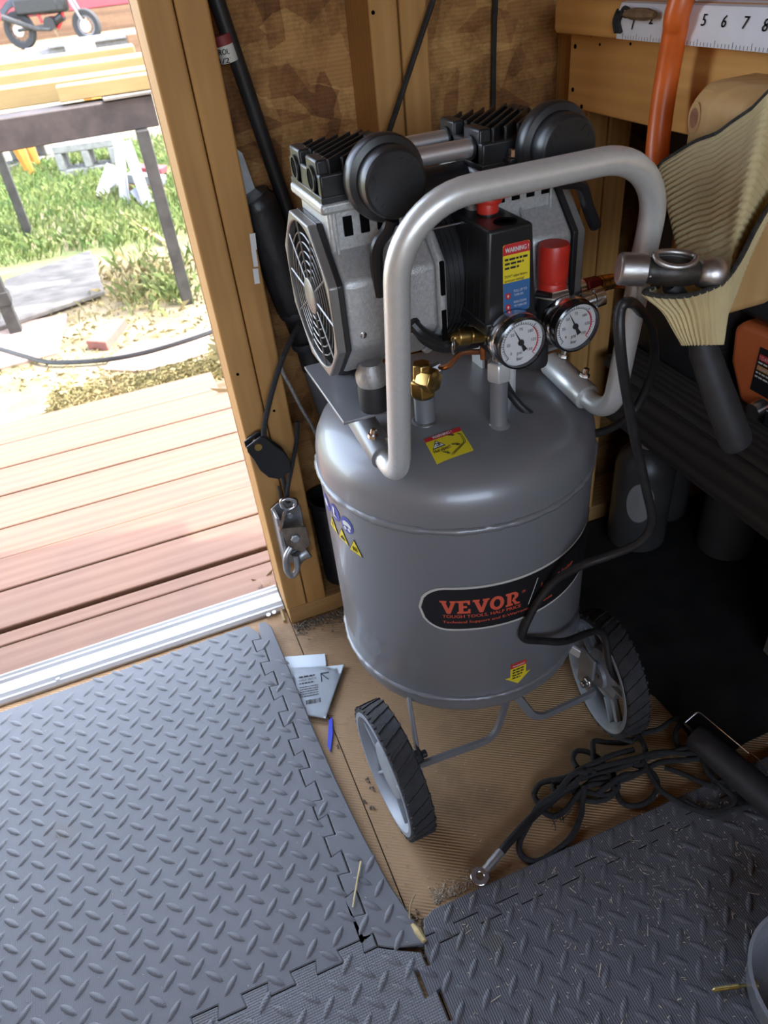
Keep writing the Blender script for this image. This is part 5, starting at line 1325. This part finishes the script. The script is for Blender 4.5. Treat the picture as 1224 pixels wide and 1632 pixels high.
for (x, y), r, h_, lab_, cat_ in cns:
    t = thing(cat_, lab_, cat_, (x, y, .012))
    MB().lathe([(r*.95, .0122), (r, .016), (r, h_*.72), (r*.92, h_*.80), (r*.5, h_*.90), (r*.42, h_*.91)], axm(V(x, y, 0), (0, 0, 1)), 28).build('body', pm('dark_container', (.035, .034, .033), (.05, .048, .046), rough=.4), t)
    MB().lathe([(r*.46, h_*.905), (r*.46, h_), (r*.40, h_*1.01)], axm(V(x, y, 0), (0, 0, 1)), 24).build('cap', GALV, t)
    if cat_ == 'jug':
        a0 = math.atan2(-y, -x*1.0)
        MB().add([(x+(r+.0008)*math.cos(a0+.45*math.cos(q)), y+(r+.0008)*math.sin(a0+.45*math.cos(q)), .135+.045*math.sin(q)) for q in [2*math.pi*k/28 for k in range(28)]]+[(x+(r+.002)*math.cos(a0), y+(r+.002)*math.sin(a0), .135)], [tuple(range(28))][:0]+[(28, k, (k+1) % 28) for k in range(28)]).build('oval_label', pm('dull_label', (.22, .215, .20), rough=.6), t, smooth=0)

# ------------------------------------------------------------------ in the stud bay behind the door post
rd = thing('tagged_rod', 'long black rod with a printed tag leaning in the stud bay', 'rod', tuple(PY(520, 640, 1.04)))
r0, r1 = PY(325, -60, 1.03), PY(470, 370, 1.045); r0 = r0+(r0-r1)*.75
MB().cyl(r0, r1, .0098, n=14).build('rod', BLKP, rd)
u = (r1-r0).normalized()
ta, tb_ = PY(352, 56, 1.031), PY(357, 98, 1.031)
MB().lathe([(.0115, 0), (.0118, .002), (.0118, (tb_-ta).length), (.0115, (tb_-ta).length+.001)], axm(ta, u), 20).build('paper_tag', SCRM, rd)
MB().lathe([(.0121, -.001), (.0121, .0095)], axm(ta, u), 20).build('tag_band', pm('dark_red_print', (.22, .03, .03), rough=.6), rd)
fr_ = frame(ta, V(1, 0, 0), -u)
tgf = lambda u_, v_, h=0.0: (fr_ @ Vector((0, v_, 0))) + V(.0124*math.sin(u_/.0124), -.0124*math.cos(u_/.0124), 0)
tx = MB(); put_text(tx, 'GROUND', .0085, -.014, -.0190, tgf, 0, width=.030, bold=.0004); put_text(tx, '1/2" -', .0075, -.010, -.0275, tgf, 0, width=.024, bold=.0003); tx.build('tag_text', PRINT, rd, smooth=0)
bn = thing('taped_bundle', 'thick black taped bundle around the rod behind the fan', 'bundle', tuple(PY(520, 640, 1.03)))
bpts = [PY(402, 312, 1.03), PY(415, 335, 1.03), PY(432, 385, 1.03), PY(450, 440, 1.03), PY(468, 490, 1.035), PY(488, 545, 1.04), PY(500, 585, 1.04)]
MB().tube(crom(bpts, 5), [.024]*3+[.027]*10+[.026]*8+[.020]*5+[.019]*5, 12).build('wrapping', pm('black_film', (.015, .015, .016), (.03, .03, .03), scale=25, rough=.42, bump=.8, bscale=60), bn, smooth=60)
for i, (px, py) in enumerate(((432, 385), (455, 455), (470, 495), (487, 545))):
    p = PY(px, py, 1.033); MB().lathe([(.0265-.0015*i, -.004), (.0285-.0018*i, 0), (.0265-.0015*i, .006)], axm(p, (bpts[3]-bpts[2])), 16).build('tape_band', BLKR, bn)
MB().cyl(PY(497, 578, 1.04), PY(545, 720, 1.045), .017, n=16).build('grey_pipe', pm('grey_pipe_plastic', (.16, .17, .18), rough=.5), bn)
bl = MB().prism([(PY(378, 238, 1.05).x, PY(378, 238, 1.05).z), (PY(386, 244, 1.05).x, PY(386, 244, 1.05).z), (PY(408, 305, 1.05).x, PY(408, 305, 1.05).z), (PY(412, 330, 1.05).x, PY(412, 330, 1.05).z), (PY(385, 330, 1.05).x, PY(385, 330, 1.05).z)], 1.05, 1.053, lambda a, b_, h: (a, h, b_)).build('metal_sheet', GALV)
tag(bl, 'dull grey metal sheet edge beside the door post above the taped bundle', 'metal sheet')
bk = thing('black_pot', 'black plastic pot on the sill between door post and tank', 'pot', (.228, 1.035, .038))
MB().lathe([(.030, .0385), (.034, .042), (.038, .215), (.040, .220), (.040, .232), (.036, .232), (.033, .06), (.0, .058)], axm(V(.222, 1.036, 0), (0, 0, 1)), 28).build('pot_body', BLKP, bk)
MB().tube([V(.222+.040*math.cos(2*math.pi*i/28), 1.036+.040*math.sin(2*math.pi*i/28), .226) for i in range(28)], .003, 6, closed=True).build('pot_rim', BLKP, bk)

# rope, pulley and steel block hanging on the post
YR = .968
rp = thing('rope_pulley', 'black cheek pulley hanging by a cord on the door post', 'pulley', tuple(PY(440, 735, YR)))
cpl = PY(428, 727, YR); pdn = (PY(462, 765, YR)-PY(402, 702, YR)).normalized(); psd = V(0, -1, 0)
prx = pdn.cross(psd).normalized()
for s_ in (-1, 1):
    pl_ = [(-.030, -.010), (-.024, -.013), (-.012, -.014), (.004, -.0175), (.018, -.016), (.028, -.009), (.030, 0), (.028, .009), (.018, .016), (.004, .0175), (-.012, .014), (-.024, .013), (-.030, .010)]
    MB().prism(pl_, s_*.0085-.0016, s_*.0085+.0016, lambda a, b_, h: cpl+pdn*a*1.4+prx*b_*1.35+psd*h).build('cheek_plate', BLKP, rp, bevel=.001)
MB().lathe([(.0225, -.0065), (.0185, -.002), (.0185, .002), (.0225, .0065)], axm(cpl+pdn*.011, psd), 28).build('sheave', BLKM, rp)
e_ = cpl-pdn*.031
MB().lathe([(.0058, -.012), (.0058, .013), (.0035, .0132)], axm(e_, psd), 18).build('brass_eyelet', BRASS, rp)
MB().lathe([(.0030, -.010), (.0030, .010)], axm(cpl+pdn*.009, psd), 12).build('pulley_pin', STEEL, rp)
MB().tube(crom([PY(475, 520, .985), PY(462, 545, .975), PY(447, 580, YR), PY(432, 630, YR), PY(422, 675, YR), PY(420, 705, YR)], 6), .0042, 8).build('hauling_rope', ROPE, rp)
MB().tube(crom([PY(420, 700, YR), PY(428, 722, YR+.006), PY(446, 745, YR+.004), PY(453, 770, YR), PY(460, 800, YR)], 6), .0040, 8).build('hauling_rope', ROPE, rp)
MB().tube(crom([PY(474, 672, YR+.002), PY(473, 700, YR), PY(466, 740, YR-.006), PY(459, 775, YR-.006), PY(457, 800, YR-.004)], 6), .0034, 8).build('tail_rope', ROPE, rp)
MB().tube(crom([PY(444, 775, YR), PY(449, 800, YR-.002)], 4), .0022, 6).build('thin_line', ROPE, rp)
o = MB().tube(crom([PY(472, 528, .982), PY(455, 560, .972), PY(448, 585, .975), PY(462, 615, .985), PY(480, 650, .985), PY(500, 685, .99), PY(515, 720, .995)], 6), .0026, 6).build('grey_wire', WIRE); tag(o, 'thin grey twisted wire hanging between post and compressor', 'wire')
sbk = thing('steel_pulley_block', 'small galvanised steel pulley block hanging at the foot of the post', 'pulley block', tuple(PY(466, 915, .965)))
YS = .962
def bpt(px, py, y=YS): return PY(px, py, y)
ou = [bpt(436, 822), bpt(447, 811), bpt(478, 809), bpt(485, 820), bpt(497, 895), bpt(492, 903), bpt(465, 908), bpt(455, 905)]
for y_, nm in ((YS+.018, 'back_cheek'),):
    MB().prism([(q.x, q.z) for q in ou], y_, y_+.0025, lambda a, b_, h: (a, h, b_)).build(nm, GALV, sbk, bevel=.001)
fr2 = [bpt(438, 826), bpt(440, 842), bpt(452, 868), bpt(480, 868), bpt(494, 848), bpt(490, 836)]
MB().prism([(q.x, q.z) for q in [bpt(437, 820), bpt(442, 818), bpt(462, 902), bpt(456, 904)]], YS-.012, YS+.018, lambda a, b_, h: (a, h, b_)).build('side_cheek', GALV, sbk, bevel=.001)
MB().prism([(q.x, q.z) for q in [bpt(444, 836), bpt(484, 832), bpt(492, 860), bpt(478, 872), bpt(458, 868)]], YS-.014, YS-.011, lambda a, b_, h: (a, h, b_)).build('front_bracket', pm('rusty_steel', (.30, .24, .19), (.18, .14, .11), scale=60, rough=.6, metal=.6), sbk, bevel=.001)
p = bpt(470, 857, YS-.014)
MB().lathe([(.0085, 0), (.0085, .005), (.007, .0065)], axm(p, (0, -1, .2)), 6).build('hex_bolt', GALV, sbk, bevel=.0008)
p = bpt(480, 884, YS+.004)
MB().lathe([(.012, -.014), (.015, -.012), (.012, -.004), (.012, .004), (.015, .012), (.012, .014)], axm(p, (.9, .1, .3)), 24).build('sheave', GALV, sbk)
hk = [bpt(464, 872, YS-.016), bpt(456, 888, YS-.020), bpt(457, 908, YS-.020), bpt(466, 918, YS-.020), bpt(474, 906, YS-.020), bpt(472, 885, YS-.016)]
MB().tube(crom(hk, 5), .0052, 10).build('hook', GALV, sbk, smooth=60)
sk = [bpt(450, 806, YS-.006), bpt(449, 798, YS-.006), bpt(458, 795, YS-.006), bpt(470, 797, YS-.006), bpt(470, 806, YS-.006), bpt(458, 812, YS-.006)]
MB().tube(crom(sk, 4, True), .0040, 8, closed=True).build('shackle', STEEL, sbk, smooth=60)
MB().tube([bpt(455, 815, YS-.012), bpt(448, 838, YS-.014), bpt(446, 846, YS-.014)], [.003, .0035, .0025], 8).build('shackle_pin', STEEL, sbk)
MB().lathe([(.005, 0), (.005, .006)], axm(bpt(461, 820, YS-.010), (0, -1, .1)), 6).build('shackle_nut', STEEL, sbk)
# cords on the wall behind
o = MB().tube([V(.62, .985, 2.2), V(.56, .983, 1.5), PY(700, -40, .975), PY(690, 0, .975), PY(655, 105, .972), PY(615, 225, .965)], .0036, 8).build('slanting_cord', BLKC); tag(o, 'taut black cord slanting across the double stud', 'cord')
o = MB().tube(crom([V(.60, 1.070, 2.22), V(.592, 1.070, 1.5), PY(791, -40, 1.070), PY(789, 0, 1.071), PY(787, 100, 1.071), PY(785, 230, 1.071)], 4), .0036, 8).build('hanging_cord', BLKC); tag(o, 'black cord hanging straight down the strand board wall', 'cord')

# ------------------------------------------------------------------ loose things on the floor
lf_ = thing('leaflet_bag', 'clear plastic bag holding a printed instruction leaflet beside the mat', 'plastic bag', tuple(PZ(505, 1095, 0)))
def gpoly(pxs, z): return [PZ(x, y, z) for x, y in pxs]
def gslab(mb, pxs, z0, z1):
    a = [PZ(x, y, z0) for x, y in pxs]; n = len(a)
    mb.add([V(q.x, q.y, z0) for q in a]+[V(q.x, q.y, z1) for q in a], [tuple(reversed(range(n))), tuple(range(n, 2*n))]+[(i, (i+1) % n, n+(i+1) % n, n+i) for i in range(n)]); return mb
gslab(MB(), [(450, 1048), (518, 1043), (520, 1062), (490, 1120), (470, 1100)], .001, .003).build('folded_leaflet', PAPR2, lf_)
gslab(MB(), [(468, 1072), (500, 1066), (549, 1060), (519, 1146), (478, 1138)], .004, .0065).build('leaflet', PAPR2, lf_, bevel=.001)
b = MB(); nn = 14
cr = [PZ(455, 1062, .008), PZ(553, 1056, .008), PZ(523, 1151, .008), PZ(470, 1143, .008)]
def film(u, v):
    p = cr[0].lerp(cr[1], u).lerp(cr[3].lerp(cr[2], u), v)
    e2 = 4*u*(1-u)*4*v*(1-v)
    return V(p.x, p.y, .0035+.0065*min(1, e2*3)+random.uniform(-.0012, .0014)*min(1, e2*4))
b.grid(nn, nn, film).build('clear_film', filmmat(), lf_, smooth=80)
tx = MB(); o_ = PZ(476, 1090, .007); xd2 = (PZ(520, 1082, .007)-o_).normalized(); yd2 = V(-xd2.y, xd2.x, 0); pf_ = lambda u, v, h=0: o_+xd2*u+yd2*v+V(0, 0, .0003)
put_text(tx, 'HALF PRICE', .006, .001, .004, pf_); put_bars(tx, .001, .012, .028, .003, pf_, 0); put_bars(tx, .001, -.002, .026, .0024, pf_, 0)
for k in range(5): put_bars(tx, .001, -.010-.005*k, .032, .0016, pf_, 0)
for k in range(16):
    w_ = random.choice((.0006, .001)); q = .022+k*.0016; tx.add([pf_(q-.012, -.047), pf_(q-.012+w_, -.047), pf_(q-.012+w_, -.038), pf_(q-.012, -.038)], [(0, 1, 2, 3)])
for a, b_ in (((.040, -.004), (.040, .014)), ((.040, .014), (.054, .014)), ((.040, .014), (.052, -.002))):
    q1, q2 = pf_(*a), pf_(*b_); tx.tube([q1, q2], .0008, 4)
tx.build('leaflet_print', PRINT, lf_, smooth=0)
o = gslab(MB(), [(524, 1149), (530, 1143), (531, 1170), (527, 1200), (522, 1190)], .002, .004).build('blue_strip', BLUEP, bevel=.0006); tag(o, 'thin bright blue plastic strip beside the mat edge', 'strip')
# cable with ring terminal
cl = thing('lug_cable', 'black cable with a shiny ring terminal lying on the floor', 'cable', tuple(PZ(765, 1397, 0)))
c_ = PZ(765, 1396, .0125)
dlug = (PZ(795, 1362, .0125)-c_).normalized()
MB().lathe([(.0058, 0), (.0120, 0), (.0126, .0006), (.0126, .0030), (.0120, .0036), (.0058, .0036), (.0052, .003), (.0052, .0006), (.0058, 0)], axm(V(c_.x, c_.y, .0095), (0, 0, 1)), 32, cap=False).build('lug_ring', STEEL, cl)
MB().tube([c_+dlug*.0105+V(0, 0, -.001), c_+dlug*.016, c_+dlug*.020+V(0, 0, .0005), c_+dlug*.044+V(0, 0, .001)], [.0062, .0056, .0060, .0062], 14).build('lug_barrel', GALV, cl, smooth=50)
MB().tube(crom([c_+dlug*.042, PZ(815, 1338, .013), PZ(845, 1306, .012), PZ(868, 1285, .012), PZ(893, 1265, .014), PZ(920, 1248, .016)], 6), .0058, 12).build('cable_jacket', BLKC, cl)
# tangled black rope
S_ = lambda x, y, z: PZ(724+x/2.448, 1060+y/2.448, z)
STR = [[(505, 470, .02), (500, 530, .01), (490, 600, .007), (440, 690, .007), (330, 765, .007), (265, 745, .007), (255, 690, .007), (290, 620, .01), (330, 550, .016), (400, 500, .022), (460, 430, .026), (520, 420, .03)],
       [(310, 505, .007), (340, 460, .008), (430, 440, .016), (500, 412, .024), (480, 450, .026), (400, 505, .016), (335, 540, .008), (310, 505, .007)],
       [(480, 400, .02), (462, 365, .018), (480, 335, .014), (530, 343, .014), (580, 380, .016), (605, 440, .018), (620, 500, .012), (560, 530, .008), (480, 515, .008), (470, 460, .012), (500, 420, .02)],
       [(545, 420, .026), (542, 340, .02), (545, 297, .016), (600, 302, .012), (680, 300, .012), (740, 265, .012), (800, 250, .02), (850, 215, .02), (900, 205, .02)],
       [(620, 420, .012), (635, 500, .007), (660, 540, .007), (720, 548, .007), (775, 515, .007), (792, 455, .008), (760, 410, .012), (700, 390, .016)],
       [(450, 440, .022), (560, 400, .026), (680, 370, .026), (800, 340, .022), (900, 345, .016), (980, 340, .014)],
       [(380, 460, .012), (500, 440, .018), (640, 400, .02), (760, 360, .02), (880, 330, .018), (960, 300, .018)],
       [(735, 370, .02), (790, 470, .014), (850, 520, .02), (930, 560, .021), (1020, 580, .021), (1090, 560, .02), (1180, 545, .02)],
       [(700, 300, .022), (650, 285, .018), (640, 265, .014), (680, 255, .014), (720, 280, .018), (745, 330, .02), (730, 390, .02)],
       [(970, 345, .016), (985, 410, .014), (1040, 470, .018), (1090, 520, .021), (1060, 560, .021), (980, 570, .021), (900, 530, .02)],
       [(880, 230, .02), (862, 270, .016), (870, 310, .014), (900, 345, .014), (950, 350, .014), (1000, 420, .012), (1020, 480, .018)],
       [(820, 400, .01), (880, 420, .01), (960, 455, .01), (1010, 470, .016), (1080, 440, .02)],
       [(330, 560, .008), (380, 590, .007), (430, 570, .007), (470, 520, .01), (520, 470, .018), (600, 460, .016), (680, 440, .012), (760, 400, .014)],
       [(395, 450, .012), (388, 480, .01), (420, 500, .008), (450, 470, .012), (470, 420, .02), (540, 385, .028), (620, 350, .026), (700, 330, .02)],
       [(560, 500, .016), (600, 470, .02), (660, 430, .02), (720, 420, .016), (800, 380, .014), (900, 370, .012), (1000, 360, .012)],
       [(480, 480, .01), (540, 500, .012), (600, 505, .012), (640, 470, .014), (600, 440, .018), (540, 450, .018), (500, 480, .014)]]
tg = thing('tangled_rope', 'tangled heap of thin black rope on the floor by the dusty mat', 'rope', tuple(S_(600, 430, 0)))
for k, s_ in enumerate(STR):
    MB().tube(crom([S_(x, y, z) for x, y, z in s_], 6), .0040 if k else .0044, 8).build('rope_strand', ROPE, tg, smooth=60)
b = MB()
for k in range(9):
    p = S_(400+random.uniform(-20, 30), 590+random.uniform(-10, 20), .006)
    b.tube(crom([p, p+V(random.uniform(-.012, .012), random.uniform(-.015, .01), .004), p+V(random.uniform(-.02, .02), random.uniform(-.02, .02), .001)], 4), .0006, 4)
b.build('frayed_end', ROPE, tg)
# black padded bar with wire
pb = thing('padded_bar', 'black padded bar with a bent steel wire lying on the rope heap', 'bar', tuple(PZ(1150, 1200, 0)))
a_, b2 = PZ(1108, 1172, .050), PZ(1255, 1300, .050)
MB().tube([a_-(b2-a_).normalized()*.001, a_, a_.lerp(b2, .05), b2], [.014, .019, .021, .022], 18).build('bar_body', pm('black_foam', (.022, .022, .024), (.03, .03, .033), scale=60, rough=.55), pb, smooth=50)
MB().tube(fillet([PZ(1091, 1152, .062), PZ(1113, 1133, .075), PZ(1194, 1201, .080)], .006, 5), .0011, 8).tube([PZ(1197, 1200, .079), PZ(1235, 1232, .078)], .0007, 6).build('bent_wire', CHROME, pb)
MB().bar(PZ(1091, 1152, .062), a_+V(0, 0, .002), .003, .003).build('wire_clip', STEEL, pb)
# wood screw
s0, s1 = PZ(1134, 1578, TH+.0065), PZ(1206, 1568, TH+.0060)
dsr = (s1-s0); L_ = dsr.length
pr = [(0, 0), (.0016, L_*.05)]
sc_ = MB(); npt = 44
pr2 = []
for k in range(npt):
    t = .05+.55*k/npt; pr2.append((.0019+.0009*(k % 2)+.0004*t, L_*t))
scw = sc_.lathe([(0, 0)]+pr2+[(.0021, L_*.61), (.0022, L_*.84), (.0032, L_*.90), (.0060, L_*.965), (.0062, L_*.985), (.0058, L_), (0, L_)], axm(s0, dsr), 12).build('wood_screw', GOLDS, smooth=40)
tag(scw, 'yellow zinc wood screw lying on the dusty mat', 'screw')
# clear tub in the corner
le = PZ(1204, 1622, .03); ctr = le+V(.080, -.012, 0)
tub = MB().lathe([(0, TH+.0035), (.070, TH+.0035), (.0755, TH+.008), (.079, .060), (.0815, .062), (.0815, .064), (.0775, .064), (.0740, .0095+TH), (.069, .0060+TH), (0, .0060+TH)], Matrix.Translation(V(ctr.x, ctr.y, 0)), 64, cap=False)
tag(tub.build('clear_tub', CLEAR, smooth=50), 'clear plastic tub cut by the lower right corner of the picture', 'tub')

# ------------------------------------------------------------------ crumbs, straw and grit
def scatter(mb, n, fpos, lmin, lmax, th_, z):
    for _ in range(n):
        p = fpos()
        if p is None: continue
        x, y = p[:2]; a = random.uniform(0, math.pi); l = random.uniform(lmin, lmax)/2; t = th_*random.uniform(.5, 1.2)
        d = V(math.cos(a), math.sin(a), random.uniform(-.1, .1)); nn_ = V(-d.y, d.x, 0)
        zz = z+(p[2] if len(p) > 2 else 0)
        c = V(x, y, zz+t)
        mb.add([c-d*l-nn_*t, c-d*l+nn_*t, c+d*l+nn_*t*.6, c+d*l-nn_*t*.6, c-d*l*.7+V(0, 0, t), c+d*l*.7+V(0, 0, t)], [(0, 1, 2, 3), (0, 3, 5, 4), (1, 4, 5, 2), (0, 4, 1), (2, 5, 3)])
b = MB()
scatter(b, 800, lambda: (random.uniform(.12, .75), random.uniform(.05, .40)), .0012, .0050, .0006, TH)
scatter(b, 45, lambda: (random.uniform(.15, .7), random.uniform(.1, .40)), .008, .016, .0007, TH)
scatter(b, 420, lambda: (random.gauss(.45, .12), random.gauss(.33, .05)) , .001, .004, .0005, TH)
scatter(b, 160, lambda: (random.uniform(-.4, .09), random.uniform(.2, 1.0)), .001, .003, .0005, TH)
stuff(b.build('mat_crumbs', CRUMB, smooth=0), 'pale crumbs scattered over the foam mats', 'crumbs')
b = MB()
scatter(b, 420, lambda: (random.uniform(.12, .75), random.uniform(.41, .95)), .001, .004, .0006, 0)
scatter(b, 260, lambda: (.135+abs(random.gauss(0, .03)), .415+abs(random.gauss(0, .012))), .001, .005, .0007, 0)
scatter(b, 160, lambda: (random.uniform(.07, .13), random.uniform(.45, .9)), .001, .003, .0006, 0)
stuff(b.build('floor_crumbs', CRUMB, smooth=0), 'crumbs and shavings on the brown floor around the wheels', 'crumbs')
b = MB()
scatter(b, 420, lambda: (.10+random.uniform(0, .12), .985-abs(random.gauss(0, .014))), .002, .006, .0016, 0)
scatter(b, 120, lambda: (.085+random.uniform(0, .03), .36+random.uniform(0, .06)), .002, .005, .0012, 0)
for px, py in ((578, 1174), (593, 1256), (584, 1245), (540, 1190), (583, 1278), (592, 1287), (530, 1163)):
    q = PZ(px, py, 0); scatter(b, 3, lambda q=q: (q.x+random.uniform(-.003, .003), q.y+random.uniform(-.003, .003)), .004, .007, .002, 0)
stuff(b.build('floor_grit', GRIT, smooth=0), 'dark grit along the foot of the door wall', 'grit')
for i, (pts, lab_) in enumerate(((((575, 1372), (568, 1410), (562, 1446)), 'long pale straw lying on the mat left of the corner'), (((662, 1425), (655, 1440), (653, 1462), (660, 1475)), 'bent green straw in the corner between the mats'))):
    z_ = TH+.0035 if i == 0 else .012
    o = MB().tube(crom([PZ(x, y, z_) for x, y in pts], 4), [.0016]*5+[.0014]*(4*(len(pts)-1)-4), 5, flat=.5).build('straw_blade', STRAW); tag(o, lab_, 'straw')
q = PZ(668, 1492, .008); o = MB().tube([PZ(655, 1470, .010), PZ(666, 1485, .012), PZ(677, 1500, .014)], [.003, .005, .0035], 6).build('wood_splinter', STRAW, smooth=0); tag(o, 'short wood splinter wedged at the mat corner', 'splinter')
o = MB().tube([PZ(447, 968, .004), PZ(454, 990, .004)], .0032, 6).build('wood_chip', LUMB, smooth=0); tag(o, 'yellow wood chip at the end of the threshold', 'wood chip')
